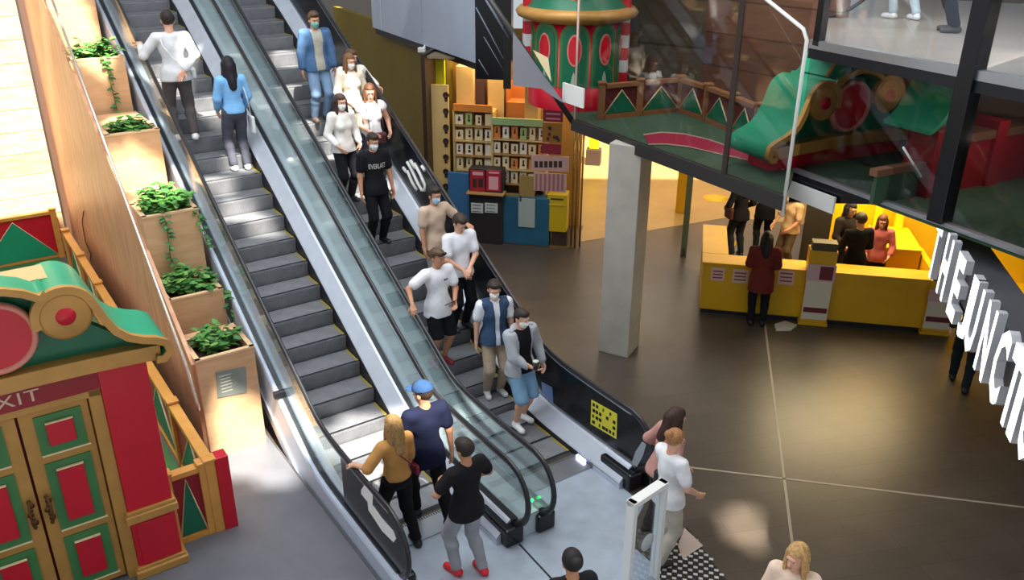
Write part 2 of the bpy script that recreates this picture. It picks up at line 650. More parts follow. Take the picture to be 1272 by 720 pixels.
# wooden walls behind the display
W0 = Vector((3.35, 15.6, 0)); wd = Vector((0.6, -0.8, 0)); wn = Vector((0.8, 0.6, 0))
b = MB()
a_, b_ = W0, W0 + wd * 2.6
b.prism([a_ + Vector((0, 0, 3.42)), b_ + Vector((0, 0, 3.42)), b_ + Vector((0, 0, 9)), a_ + Vector((0, 0, 9))], wn * 0.2)
a_, b_ = W0 + wd * 2.6, W0 + wd * 9.0
b.prism([a_ + Vector((0, 0, 3.42)), b_ + Vector((0, 0, 3.42)), b_ + Vector((0, 0, 4.85)), a_ + Vector((0, 0, 4.85))], wn * 0.2)
struct(b.build('wall_display_right', m_brownwall))
b = MB()
a_, b_ = Vector((0.9, 17.2, 0)), W0
w2 = (b_ - a_).normalized()
b.prism([a_ + Vector((0, 0, 3.42)), b_ + Vector((0, 0, 3.42)), b_ + Vector((0, 0, 9)), a_ + Vector((0, 0, 9))], Vector((-w2.y, w2.x, 0)) * 0.2)
struct(b.build('wall_display_left', wood_mat('olive_brown_wall', '574a38', '62543f', 0.8, 'Z', 0.6, (1.5, 1.5, 12))))

# ---- upper floor slab (right) with steel edge
Uj = Vector((Dj.x, Dj.y, 0)); Ue = Uj + dR * 6.0
upp = [Uj, Ue, Vector((11.2, Ue.y, 0)), Vector((11.2, 14.5, 0)), at(1030, 0, 5.0) + Vector((0.35, 1.2, 0)), at(1022, 20, 5.0)]
poly_sheet('floor_upper', upp, 4.86, 5.0, mat('upper_floor_vinyl', '9a938d', 0.3, 0, 0.08, 2))
b = MB(); p0, q0 = Vector((Uj.x, Uj.y, 4.96)) + n * .05, Vector((Ue.x, Ue.y, 4.96)) + n * .05
b.prism([p0, q0, q0 - n * .10, p0 - n * .10], (0, 0, .10))
struct(b.build('trim_upper_edge', m_steel))
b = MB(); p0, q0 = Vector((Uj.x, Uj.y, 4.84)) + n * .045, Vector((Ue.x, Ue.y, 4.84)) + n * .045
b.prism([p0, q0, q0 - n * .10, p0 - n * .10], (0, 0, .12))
struct(b.build('trim_upper_frame', m_dark))  # dark metal frame strip below the steel edge

# glass of the display front and the upper balustrade
m_gl = glass_mat('smoked_glass', (0.80, 0.80, 0.80), 0.012, 0.02, (1, 1, 1), 0.05)
m_gu = glass_mat('clear_glass', (0.90, 0.93, 0.95), 0.02, 0.02, (1, 1, 1), 0.2)


def pane(name, p, q, z0, z1, m, th=0.012):
    dv = (Vector((q.x, q.y, 0)) - Vector((p.x, p.y, 0))).normalized()
    nn = Vector((-dv.y, dv.x, 0)) * th
    bb = MB()
    bb.prism([(p.x, p.y, z0), (q.x, q.y, z0), (q.x, q.y, z1), (p.x, p.y, z1)], nn)
    return struct(bb.build(name, m))


pane('window_1', Cc, Cp, 3.46, 5.6, m_gl)
pane('window_2', Dj, Df, 3.46, 4.84, m_gl)
pane('window_3', Uj, Ue, 5.06, 6.1, m_gu)
# mullions of the glass front
mu = MB()
P = Cc.lerp(Cp, 0.77); mu.box((P.x, P.y, 4.55), (0.06, 0.06, 2.2), Matrix.Rotation(-0.52, 3, 'Z'))
tag(mu.build('mullion', mat('brown_mullion', '33251f', 0.5)), 'thin dark brown upright of the display glass in front of the fence', 'mullion')
mu = MB()
P = Dj + dR * 2.22
mu.box((P.x, P.y, 4.83), (0.19, 0.19, 2.8), Matrix.Rotation(math.atan2(dR.y, dR.x), 3, 'Z'), 0, 0.01)
tag(mu.build('mullion', m_black), 'thick black upright in the glass near the right edge, above the lettered sign', 'mullion')
mu = MB()
P = Uj + dR * 0.10
mu.box((P.x, P.y, 5.6), (0.1, 0.1, 1.2), Matrix.Rotation(math.atan2(dR.y, dR.x), 3, 'Z'))
tag(mu.build('mullion', m_black), 'short black upright at the left end of the upper walkway glass', 'mullion')
mu = MB()
zt = hit(1003, 50, Cp, (Cc - Cp).cross(Vector((0, 0, 1)))).z
pk = hit(998, 36, Cp, (Cc - Cp).cross(Vector((0, 0, 1))))
pe = hit(958, 4, Cp, (Cc - Cp).cross(Vector((0, 0, 1))))
mu.tube([(Cp.x, Cp.y, 3.2), (Cp.x, Cp.y, zt), pk, pe, pe + (pe - pk) * 0.6], 0.022, 8)
tag(mu.build('glass_edge_trim', m_white), 'slim white trim running up the right end of the display glass and bending left at top', 'trim')
mu = MB()
mu.tube([(Cc.x + .02, Cc.y - .05, 3.3), (Cc.x + .02, Cc.y - .05, 6.2)], 0.017, 8)
tag(mu.build('glass_edge_trim', mat('pinkish_trim', 'd9b9ad', 0.4)), 'thin pale upright at the glass corner in front of the red tower', 'trim')


def sign_plate(px, py, wpx, hpx, tilt, P, nrm, label):
    c_ = hit(px, py, P, nrm)
    nn = Vector(nrm).normalized()
    if nn.dot(-c_) < 0:
        nn = -nn
    d_ = FPX / (c_.y * _c + (CAMZ - c_.z) * _s)
    xa = nn.cross(Vector((0, 0, 1))).normalized()
    q0, q1 = project(c_), project(c_ + xa * 0.2)
    if q1[0] < q0[0]:
        xa = -xa
        q1 = project(c_ + xa * 0.2)
    sx = abs(q1[0] - q0[0]) / 0.2
    w_, h_ = wpx / sx, hpx / d_ / 0.92
    bb = MB()
    za = Vector((0, 0, 1))
    bb.prism([c_ - xa * w_ / 2 - za * h_ / 2, c_ + xa * w_ / 2 - za * h_ / 2, c_ + xa * w_ / 2 + za * h_ / 2, c_ - xa * w_ / 2 + za * h_ / 2], nn * 0.03)
    return tag(bb.build('sign_plate', m_white), label, 'sign')


nL = (Cp - Cc).cross(Vector((0, 0, 1)))
sign_plate(713, 118, 26, 22, 0, Cc + Vector((0, -0.1, 0)), nL, 'small blank white plate on the pale upright before the red tower')
sign_plate(1008, 244, 58, 19, 0, Dj + n * 0.06, n, 'blank white plate below the glass, at foot of the white trim')

# ---- lettered sign at the right
SD = (Vector((3.96, 5.59, 0)) - Vector((4.84, 9.19, 0))).normalized()
S0 = Vector((4.84, 9.19, 2.6))
SNv = Vector((SD.y, -SD.x, 0))
if SNv.dot(-S0) < 0:
    SNv = -SNv
sgn = empty('illuminated_sign', S0)
tag(sgn, 'row of glowing white block letters, the word THE first, on grey beam at right', 'sign')
m_glow = mat('glowing_letter_face', 'ffffff', 0.5, emit=1.6)
m_lside = mat('letter_side', 'b9bcc2', 0.5)
adv = 0.0
LPX = [('T', 1158, 347), ('H', 1169, 372), ('E', 1182, 398), ('J', 1196, 420), ('U', 1203, 438), ('N', 1217, 466), ('C', 1232, 500), ('T', 1246, 532), ('I', 1257, 556), ('O', 1266, 578), ('N', 1284, 620)]
lay = []
for ch_, px_, py_ in LPX:
    u_ = (hit(px_, py_, S0, SNv) - S0).dot(SD)
    lay.append((ch_, u_, .14 if ch_ == 'I' else .30))
print('SIGN', [(c_, round(u_, 2)) for c_, u_, w_ in lay])
for ch, u, w_ in lay:
    vs, fs = text_mesh(ch, w_, 0.68, 0.075, 0.035)
    g = MB()
    rr = Matrix((SD, -SNv, Vector((0, 0, 1)))).transposed()
    out = [rr @ v + SD * (u + w_ / 2) + Vector((0, 0, 0.46)) for v in vs]
    ymin = min(v.y for v in vs)
    for f in fs:
        front = all(vs[i].y < ymin + 0.005 for i in f)
        o0 = len(g.v)
        g.v += [tuple(out[i]) for i in f]
        g.f.append(tuple(range(o0, o0 + len(f)))); g.mi.append(0 if front else 1); g.sm.append(False)
    g.build('letter', [m_glow, m_lside], sgn)
g = MB()
q0 = -SNv * 0.14 - SD * 0.5
g.prism([q0 + Vector((0, 0, .1)), q0 + SD * 5.0 + Vector((0, 0, .1)), q0 + SD * 5.0 - SNv * .35 + Vector((0, 0, .1)), q0 - SNv * .35 + Vector((0, 0, .1))], (0, 0, .42))
g.build('beam', mat('grey_beam', '5b5c63', 0.5, 0.2), sgn)
g = MB()
for u in np.arange(0.15, 3.6, 0.55):
    g = MB(); g.box(SD * u - SNv * 0.13 + Vector((0, 0, .3)), (0.05, 0.06, 0.05))
    g.build('bracket', m_dark, sgn)

# ---- unseen roof added to block the sun, its holes shaped to throw sun patches
ZR = 11.5
holes = []


def sunspot(P, rx, ry=None):
    P = Vector(P)
    off = SUN_DIR * ((ZR - P.z) / SUN_DIR.z)
    q = P + off
    holes.append((q.x, q.y, rx, ry or rx))


sunspot(at(325, 562), .55, .62)
sunspot(at(345, 590), .3)
sunspot(E(-1.2, 1.4, .35), .35)
for l_ in np.arange(-3.9, -1.7, .35):
    for z_ in np.arange(1.2, 7.0, .45):
        sunspot(E(l_, 10.3, z_), .3)
for l_, s_, z_ in [(-1.3, 6.5, 4.3), (-1.2, 6.9, 4.6), (-1.3, 4.4, 3.3), (-1.1, 4.3, 3.0), (-1.2, 5.2, 4.0), (-1.26, 3.5, 3.05), (-1.5, 8, 5.0), (-1.3, 7.6, 5)]:
    sunspot(E(l_, s_, z_), .34)
for l_, s_, z_, r_ in [(0.25, 0.1, .2, .62), (.05, .5, .3, .35), (-.38, 0.5, .3, .22), (.15, 3.7, 2.2, .2), (-.2, 4.6, 2.7, .2), (.25, 4.9, 2.9, .2), (.3, 5.9, 3.5, .22), (-.1, 6.6, 3.9, .25), (.3, 7.2, 4.2, .25), (1.7, 6.2, 3.6, .22), (1.6, 5.4, 3.2, .2), (1.9, 7.0, 4.1, .25), (.3, -.35, .1, .25), (-.05, 4.1, 2.3, .3), (-.35, 6.3, 4.6, .4), (.1, 5.6, 4.2, .3)]:
    sunspot(E(l_, s_, z_), r_)
for px, py, z_ in [(436, 85, 4.6), (440, 130, 3.9), (428, 160, 3.7), (480, 130, 3.9), (455, 80, 4.6), (440, 110, 4.2)]:
    d_ = hit(px, py, E(1.9, 0), RX)
    sunspot(d_, .30)
sunspot(at(930, 655), .25, .35)
cs = 0.16
x0r, x1r, y0r, y1r = -16.0, 11.0, -4.0, 15.0
nx, ny = int((x1r - x0r) / cs), int((y1r - y0r) / cs)
XX, YY = np.meshgrid(x0r + (np.arange(nx) + .5) * cs, y0r + (np.arange(ny) + .5) * cs, indexing='ij')
op = np.zeros_like(XX, bool)
for (hx, hy, rx, ry) in holes:
    op |= ((XX - hx) / rx) ** 2 + ((YY - hy) / ry) ** 2 < 1
rf = MB()
for j in range(ny):
    i = 0
    while i < nx:
        if op[i, j]:
            i += 1
            continue
        i2 = i
        while i2 < nx and not op[i2, j]:
            i2 += 1
        xa, xb, ya, yb = x0r + i * cs, x0r + i2 * cs, y0r + j * cs, y0r + (j + 1) * cs
        rf.add([(xa, ya, ZR), (xb, ya, ZR), (xb, yb, ZR), (xa, yb, ZR)], [(0, 1, 2, 3)])
        i = i2
struct(rf.build('sun_mask_roof', mat('sun_mask_white', 'c9ccd0', 0.8), origin=(0, 0, 0)))

# ================================================================== ESCALATORS
SLOPE = 0.5778


def zn(s):
    f = lambda t: 0.5 * SLOPE * (t + math.sqrt(t * t + 0.12))
    return f(s) - f(s - 8.65)


def dzn(s):
    return (zn(s + .01) - zn(s - .01)) / .02


def rail_z(s):
    return zn(s) + 0.985 + 0.28 * dzn(s)


S_LIST = [-1.9 + 0.2 * i for i in range(0, 66)]
m_step = groove_mat('ribbed_step', '85878c', 'X', 0.02, 0.5, 0.2)
m_yel = mat('yellow_edge', '9a8a3a', 0.5)
m_teal = mat('teal_metal_deck', 'c0cbd0', 0.4, 0.1, 0.1, 2)
m_skirt = mat('dark_skirt', '33353a', 0.4, 0.4)
m_balu = glass_mat('balustrade_glass', (0.95, 0.97, 0.97), 0.07, 0.08, (0.85, 0.96, 0.96), 0.35)


def side_panel(mb, x, s0, s1, newel, zb=0.27, th=0.012, mi=0):
    ss = [s for s in S_LIST if s0 <= s <= s1]
    ss = sorted(set([s0] + ss + [s1]))
    bot = [(s, zn(s) + zb) for s in ss]
    top = [(s, rail_z(s) - 0.05) for s in ss]
    if newel:
        arc = [(-1.9 - 0.345 * math.sin(a), 0.60 + 0.34 * math.cos(a)) for a in np.linspace(0, math.pi * .93, 12)]
    else:
        arc = []
    for sgn_ in (-1, 1):
        xx = x + sgn_ * th / 2
        A = [(xx, s, z) for s, z in bot]; B = [(xx, s, z) for s, z in top]
        mb.strip(A, B, mi, flip=(sgn_ < 0))
        if arc:
            poly = [(xx, s, z) for s, z in arc] + [(xx, -1.9, zn(-1.9) + zb)]
            mb.add(poly, [tuple(range(len(poly)))[::sgn_]], mi)
    A = [(x - th / 2, s, z) for s, z in top]; B = [(x + th / 2, s, z) for s, z in top]
    mb.strip(A, B, mi)


def sweep(mb, prof, s0, s1, mi=0, closed=False, thick=None):
    """prof: list of (x, dz) swept along the nosing line"""
    ss = sorted(set([s0] + [s for s in S_LIST if s0 < s < s1] + [s1]))
    for (xa, za), (xb, zb) in zip(prof[:-1], prof[1:]):
        A = [(xa, s, max(0.0, zn(s) + za)) for s in ss]; B = [(xb, s, max(0.0, zn(s) + zb)) for s in ss]
        mb.strip(A, B, mi)


def handrail_path():
    up_ = [(s, rail_z(s)) for s in S_LIST[::-1]]
    arc = [(-1.9 - 0.385 * math.sin(a), 0.60 + 0.385 * math.cos(a)) for a in np.linspace(0.15, math.pi, 14)]
    return up_ + arc + [(-1.6, 0.215), (-1.3, 0.24)]


def make_escalator(name, off, label, left_black, right_black):
    root = empty(name, E(off, 0), PSI)
    tag(root, label, 'escalator')
    st = MB()
    prof = [(0, 0.0), (0.405, 0.0), (0.405, -0.06), (0.06, -0.30), (0.025, -0.24), (0.008, -0.12), (-0.004, -0.03)]
    st.prism([(-0.495, y, z) for y, z in prof], (0.99, 0, 0))
    st.prism([(-0.495, y, z + .002) for y, z in [(0.0, 0), (.035, 0), (.035, -.004), (0, -.004)]], (0.99, 0, 0), 2)
    for x in (-0.47, 0.47):
        st.box((x, 0.2, 0.002), (0.035, 0.36, 0.004), None, 1)
    s0 = st.build('step', [m_step, m_yel, m_dark], root)
    k0 = -3
    for k in range(k0, 25):
        s = 0.161 + 0.405 * k
        o_ = s0 if k == k0 else s0.copy()
        if k != k0:
            COL.objects.link(o_)
            o_.parent = root
        o_.location = (0, s, zn(s) + 0.012)
    b_ = MB(); b_.box((0, -1.32, 0.016), (1.0, 0.30, 0.02)); 
    for i in range(32):
        b_.box((-0.48 + i * .031, -1.15, 0.016), (0.014, 0.05, 0.02))
    b_.build('comb_plate', m_steel, root)
    for sx in (-1, 1):
        b_ = MB(); sweep(b_, [(sx * .503, -.2), (sx * .503, .075)], -1.5, 10.8); b_.build('skirt_panel', m_skirt, root)
        b_ = MB(); sweep(b_, [(sx * .503, .075), (sx * .515, .095), (sx * .665, .255), (sx * .70, .275)], -2.0, 10.8)
        e_ = [(sx * .503, -2.0, 0), (sx * .503, -2.0, .075), (sx * .665, -2.0, .255), (sx * .70, -2.0, .275), (sx * .70, -2.0, 0)]
        b_.add(e_, [tuple(range(5))])
        b_.add([(sx * .503, -2.0, 0), (sx * .503, -1.4, 0), (sx * .503, -1.4, .075), (sx * .503, -2.0, .075)], [(0, 1, 2, 3)])
        b_.build('inner_deck', m_alu, root)
        b_ = MB(); sweep(b_, [(sx * .695, .26), (sx * .695, .30), (sx * .76, .30), (sx * .76, .26)], -2.05, 10.8); b_.build('glass_clamp_strip', m_dark if sx * off >= 0 and off == 0 else m_steel, root)
        black = left_black if sx < 0 else right_black
        if black is None:
            b_ = MB(); side_panel(b_, sx * .728, -1.9, 10.8, True); b_.build('glass_panel', m_balu, root)
        else:
            if black < 10:
                b_ = MB(); side_panel(b_, sx * .728, black, 10.8, False); b_.build('glass_panel', m_balu, root)
            b_ = MB(); side_panel(b_, sx * .728, -1.9, black, True, th=0.02)
            bp = b_.build('advert_panel', m_black, root)
            bp['label'] = 'black opaque panel with advertising'
            if sx < 0:
                BP['left'] = bp
            else:
                BP['right'] = bp
        hp = handrail_path()
        b_ = MB(); b_.tube([(sx * .728, s, z) for s, z in hp], 0.042, 8, 0, True, 0.62, up=(1, 0, 0)); b_.build('handrail', m_rub, root)
        b_ = MB(); b_.tube([(sx * .728, s, z - .04) for s, z in hp[:66]], 0.02, 6, 0, True, 1.0, up=(1, 0, 0)); b_.build('handrail_guide', m_steel, root)
        b_ = MB(); b_.box2((sx * .56, -2.12, 0.0), (sx * .80, -1.55, 0.24), 0, 0.03); b_.build('newel_base', m_black, root)
    return root


BP = {}
esc_l = make_escalator('escalator', 0.0, 'left escalator going up, with empty lower steps and pale outer cladding beside wooden planters', -0.75, None)
b = MB(); sweep(b, [(-.70, .275), (-.80, .27), (-.815, .24), (-.815, -.55)], -2.2, 10.8)
b.add([(-.815, -2.2, 0), (-.815, -2.2, .24), (-.80, -2.2, .27), (-.70, -2.2, .275), (-.70, -2.2, 0)], [(0, 1, 2, 3, 4)])
b.build('outer_cladding', mat('pale_blue_cladding', 'bcc8da', 0.35, 0.1, 0.05, 2), esc_l)
b = MB(); sweep(b, [(-.815, -.30), (-.835, -.30), (-.835, -.40)], -2.2, 10.8); b.add([(-.835, s, z) for s, z in ((-2.2, 0), (1.2, 0), (1.2, .05), (-2.2, .05))], [(3, 2, 1, 0)])
b.build('kick_plate', m_steel, esc_l)
b = MB(); sweep(b, [(.745, .275), (1.06, .275)], -2.05, 10.8)
b.add([(.745, -2.05, 0), (.745, -2.05, .275), (1.06, -2.05, .275), (1.06, -2.05, 0)], [(0, 3, 2, 1)])
b.build('centre_deck', m_teal, esc_l)
b = MB(); b.box((-.79, 0.98, zn(.98) + .33), (.14, .07, .09), None, 0, .01); b.build('sensor_box', m_dark, esc_l)
BPl_root = esc_l
# white emblem on the left black panel (outer side)
b = MB()
em = [at_lat(px, py, -.742) for px, py in [(449, 608), (454, 600), (463, 611), (463, 627), (473, 642), (489, 660), (492, 669), (489, 673), (475, 659), (458, 633), (457, 623), (449, 613)]]
b.prism([(-.740, s, z) for l, s, z in em], (-.006, 0, 0))
b.build('white_emblem', m_white, BP['left'])

esc_r = make_escalator('escalator', PITCH_ESC, 'right escalator coming down crowded with people, black advertising wall on its right side', None, 10.8)
xr = .716


def sticker(pts, m, name, lab=None):
    q = [at_lat(px, py, PITCH_ESC + xr) for px, py in pts]
    bb = MB()
    bb.prism([(xr, s, z) for l, s, z in q], (-.006, 0, 0))
    o_ = bb.build(name, m, BP['right'])
    if lab:
        o_['label'] = lab
    return q


q = sticker([(735, 496), (767, 514), (766, 545), (734, 526)], mat('yellow_sticker', 'd9cf3a', 0.5), 'sticker', 'yellow sticker with black print')
b = MB()
L0, L1, L2, L3 = [Vector((xr - .008, s, z)) for l, s, z in q]
rnd.seed(3)
for r_ in range(4):
    for c_ in range(7):
        if rnd.random() < .62:
            u, v_ = .06 + c_ * .132, .08 + r_ * .235
            pt = lambda a, bq: (L0.lerp(L1, a)).lerp(L3.lerp(L2, a), bq)
            w_ = rnd.uniform(.05, .12)
            b.add([pt(u, v_), pt(u + w_, v_), pt(u + w_, v_ + .13), pt(u, v_ + .13)], [(0, 1, 2, 3)])
b.build('sticker_print', m_black, BP['right'])
sticker([(673, 474), (686, 481), (689, 520), (676, 512)], mat('blue_sticker', '7f9cd4', 0.4), 'sticker', 'pale blue upright sticker')
sticker([(783, 580), (790, 560), (798, 548), (803, 552), (799, 566), (790, 582)], mat('pale_sticker', '9aa0a8', 0.4), 'sticker', 'pale streaked sticker')
# white lettering high on the panel
lt = MB()
for pts in ([(506, 201), (513, 214), (519, 227), (524, 236), (528, 236), (528, 229), (522, 216), (515, 203)], [(510, 199), (516, 209)], [(501, 208), (505, 214)], [(524, 206), (528, 212)], [(506, 212), (512, 226), (518, 236)]):
    q = [at_lat(px, py, PITCH_ESC + xr - .006) for px, py in pts]
    lt.tube([(xr - .006, s, z) for l, s, z in q], .028, 6)
lt.build('white_lettering', m_white, BP['right'])
# right outer cladding
b = MB(); sweep(b, [(.70, .275), (.80, .27), (.815, .24), (.815, -.55)], -2.2, 10.8)
b.build('outer_cladding', m_dark, esc_r)
b = MB(); b.box((.49, -1.28, .045), (.05, .16, .03)); b.build('comb_light', mat('comb_light', 'cfd6ff', 0.4, emit=6.0), esc_r)
for nm, px, py in (('l', 625, 638), ('r', 661, 621)):
    l, s, z = at_lat(px, py, .78 if nm == 'l' else 1.03)
    b = MB(); b.box((0, 0, 0), (.03, .03, .03), None, 0, .008)
    o_ = b.build('green_indicator', mat('green_led', '20ff70', 0.4, emit=4.0), esc_r if nm == 'r' else esc_l)
    o_.location = (l - (PITCH_ESC if nm == 'r' else 0), s, z)

# ================================================================== PLANTERS AND PLANTS
m_soil = mat('dark_soil', '3a2d24', 0.95, 0, 0.3, 20)
m_leaf = [mat('leaf_green_%s' % n, c, 0.5, 0, 0.25, 12) for n, c in (('a', '4f8a3a'), ('b', '3a6f34'), ('c', '74a54e'))]


def leaf(mb, p, d, up, L, W, mi):
    d = d.normalized()
    s_ = d.cross(up)
    s_ = s_.normalized() if s_.length > 1e-3 else d.orthogonal().normalized()
    n_ = s_.cross(d)
    vs = [p, p + d * L * .35 + s_ * W * .5 - n_ * W * .1, p + d * L * .7 + s_ * W * .38 - n_ * W * .12, p + d * L - n_ * L * .15,
          p + d * L * .7 - s_ * W * .38 - n_ * W * .12, p + d * L * .35 - s_ * W * .5 - n_ * W * .1, p + d * L * .5 + n_ * W * .1]
    mb.add(vs, [(0, 1, 6), (1, 2, 6), (2, 3, 6), (3, 4, 6), (4, 5, 6), (5, 0, 6)], mi, True)


def shrub(base, rx, ry, hgt, nst, label, vines=(), size=.13, dirs=None):
    root = empty('shrub', base, PSI)
    tag(root, label, 'plant', 'plants in the wooden planters')
    fo, stm = MB(), MB()
    for i in range(nst):
        a = rnd.uniform(0, 2 * math.pi)
        rr = math.sqrt(rnd.random())
        p0 = Vector((rx * rr * math.cos(a) * .45, ry * rr * math.sin(a) * .45, 0))
        tip = Vector((rx * rr * math.cos(a), ry * rr * math.sin(a), hgt * (1.05 - .55 * rr * rr) * rnd.uniform(.75, 1.1)))
        stm.tube([p0, (p0 + tip) / 2 + Vector((0, 0, .04)), tip], [.007, .005, .003], 5)
        for k in range(9):
            t = .35 + .65 * k / 8
            p = p0.lerp(tip, t)
            th = rnd.uniform(0, 6.28)
            d = Vector((math.cos(th), math.sin(th), rnd.uniform(-.25, .5)))
            leaf(fo, p, d, Vector((rnd.uniform(-.3, .3), rnd.uniform(-.3, .3), 1)), size * rnd.uniform(.7, 1.25), size * .62, rnd.choice((0, 0, 1, 1, 2)))
    stm.build('stem', m_leaf[1], root)
    fo.build('foliage', m_leaf, root)
    for pts in vines:
        vb = MB()
        P = [Vector(p) for p in pts]
        vb.tube(P, .006, 5, 1)
        for i in range(len(P) - 1):
            for k in range(7):
                p = P[i].lerp(P[i + 1], k / 7)
                th = rnd.uniform(3.4, 6.0)
                leaf(vb, p, Vector((math.cos(th), math.sin(th), rnd.uniform(-.6, .2))), Vector((0, -.6, 1)), size * .8, size * .5, rnd.choice((0, 1, 1)))
        vb.build('trailing_vine', m_leaf, root)
    return root


PL = [(1.41, 1.44, .80), (2.48, 1.84, .66), (3.15, 2.78, 1.35), (4.68, 3.55, 1.4), (6.25, 4.37, 1.4), (7.80, 5.25, 1.4)]
plab = ['lowest wooden planter, standing on the floor with a grey notice plate', 'second wooden planter from the floor, low behind the noticed one', 'middle wooden planter of the rising row, with bushy lit plant',
        'wooden planter with a sunlit front face, third from the top', 'upper wooden planter with a vine hanging down its front', 'topmost wooden planter, cut by the upper picture edge']
slab_ = ['dark green leafy plant in the lowest planter', 'dark bushy plant in second planter from the floor', 'bright green bushy plant in the middle planter',
         'small green plant in the planter with sunlit front', 'spreading plant with hanging vine in an upper planter', 'plant in the topmost planter']
XC, XW = -1.26, .72
for i, (s, z, dp) in enumerate(PL):
    root = empty('planter', E(XC, s, 0), PSI)
    tag(root, plab[i], 'planter', 'wooden planters rising beside the escalator')
    b = MB()
    w2, t = XW / 2, .055
    b.box2((-w2, 0, 0), (w2, t, z)); b.box2((-w2, .66 - t, 0), (w2, dp, z - .0 if dp < .9 else z))
    b.box2((-w2, t, 0), (-w2 + t, .66 - t, z)); b.box2((w2 - t, t, 0), (w2, .66 - t, z))
    b.build('box', m_box, root)
    b = MB(); b.box2((-w2 + t, t, z - .5), (w2 - t, .66 - t, z - .10)); b.build('soil', m_soil, root)
    b = MB()
    for (xa, ya, xb, yb) in ((-w2 - .006, -.006, w2 + .006, t), (-w2 - .006, .66 - t, w2 + .006, .666), (-w2 - .006, 0, -w2 + t, .66), (w2 - t, 0, w2 + .006, .66)):
        b.box2((xa, ya, z - .022), (xb, yb, z + .004))
    b.build('rim', mat('planter_rim', 'e3bd92', 0.5, 0, .1, 6) if i == 0 else bpy.data.materials['planter_rim'], root)
    if i == 0:
        q = [at_s(px, py, s - .008) for px, py in ((268, 462), (305, 455), (307, 487), (270, 494))]
        b = MB(); b.prism([(l - XC, -.004, zz) for l, ss, zz in q], (0, -.008, 0))
        np_ = b.build('notice_plate', mat('grey_plate', '8b9088', 0.3, 0.2), root)
        b = MB()
        rnd.seed(4)
        for r_ in range(6):
            x0_ = min(a_[0] for a_ in q) - XC + .04
            b.box((x0_ + .09, -.014, q[3][2] + .06 + r_ * .045), (rnd.uniform(.12, .2), .002, .009))
        b.build('notice_text', mat('pale_print', 'c9cdc6', 0.5), np_)
    vines = []
    if i == 4:
        vines = [[(.05, -.3, .12), (.07, -.36, -.05), (.08, -.36, -.4), (.10, -.36, -.75), (.12, -.36, -.95)]]
    if i == 2:
        vines = [[(-.1, -.3, .1), (-.1, -.36, -.1), (-.12, -.36, -.5), (-.08, -.36, -.75)], [(.3, -.28, .1), (.36, -.33, -.1), (.40, -.33, -.5)]]
    if i == 1:
        vines = [[(.3, -.2, .1), (.39, -.3, .0), (.40, -.35, -.4)]]
    rnd.seed(20 + i)
    hh = [.30, .36, .40, .26, .34, .3][i]
    cy = [.40, .33, .33, .33, .33, .33][i]
    sh = shrub(E(XC + (.02 if i else .0), s + cy, z - .10), [.30, .36, .40, .30, .42, .3][i], [.24, .30, .34, .28, .32, .3][i], hh, [26, 34, 44, 26, 36, 20][i], slab_[i], vines)

# hand rail on the orange wall
b = MB()
pa, pb = at_lat(245, 500, -1.72), at_lat(65, 0, -1.72)
b.tube([E(-1.72, pa[1] - .02, pa[2] - .10), E(-1.72, pa[1], pa[2]), E(-1.72, pa[1] + .22, pa[2] + .36), E(-1.72, pb[1], pb[2]), E(-1.72, pb[1] + 1.2, pb[2] + 1.0)], .02, 8)
tag(b.build('wall_handrail', mat('rail_steel', 'd9c9bb', 0.25, 0.7)), 'thin steel handrail sloping down the orange wooden wall', 'handrail')
b = MB()
cb = [at_lat(px, py, -1.675) for px, py in ((104, 262), (102, 275), (106, 300), (113, 316), (112, 325))]
b.tube([E(*c) for c in cb], .008, 6)
tag(b.build('cable', m_dark), 'loose dark cable hanging on the orange wall above the fence', 'cable')

# ================================================================== CHRISTMAS KIOSKS
m_red = mat('kiosk_red', 'c4122a', 0.35, 0, 0.05, 3)
m_red2 = mat('kiosk_dark_red', '8f1020', 0.4, 0, 0.05, 3)
m_gold = mat('kiosk_gold', 'b98a45', 0.4, 0.1, 0.10, 4)
m_gold2 = mat('fence_gold', 'd79a4a', 0.4, 0.05, 0.10, 4)
m_green = mat('kiosk_green', '1f9a72', 0.3, 0, 0.06, 3)
m_dgreen = mat('kiosk_dark_green', '0f6a4c', 0.4, 0, 0.06, 3)
m_fgreen = mat('door_green', '3f7a45', 0.5, 0, 0.1, 4)
m_cream = mat('cream_edge', 'f0dcae', 0.5)
m_pink = mat('medallion_rim', 'd98a78', 0.4)


def band(mb, path, y0, y1, th, mi_top, mi_front):
    """thick ribbon: path in (x,z); extruded in y; top surface one material, front another"""
    P = [Vector((x, 0, z)) for x, z in path]
    out = []
    for i, p in enumerate(P):
        t = (P[min(i + 1, len(P) - 1)] - P[max(i - 1, 0)]).normalized()
        n_ = Vector((-t.z, 0, t.x))
        out.append(p + n_ * th)
    A = [(p.x, y0, p.z) for p in P]; B = [(p.x, y0, p.z) for p in out]
    Cq = [(p.x, y1, p.z) for p in P]; D = [(p.x, y1, p.z) for p in out]
    mb.strip(A, B, mi_front, flip=False); mb.strip(B, D, mi_top, True); mb.strip(Cq, A, mi_top, True); mb.strip(D, Cq, mi_front)
    for k in (0, -1):
        mb.add([A[k], B[k], D[k], Cq[k]], [(0, 1, 2, 3)], mi_front)


m_tanb = mat('tan_top_board', 'c9b07a', .6)


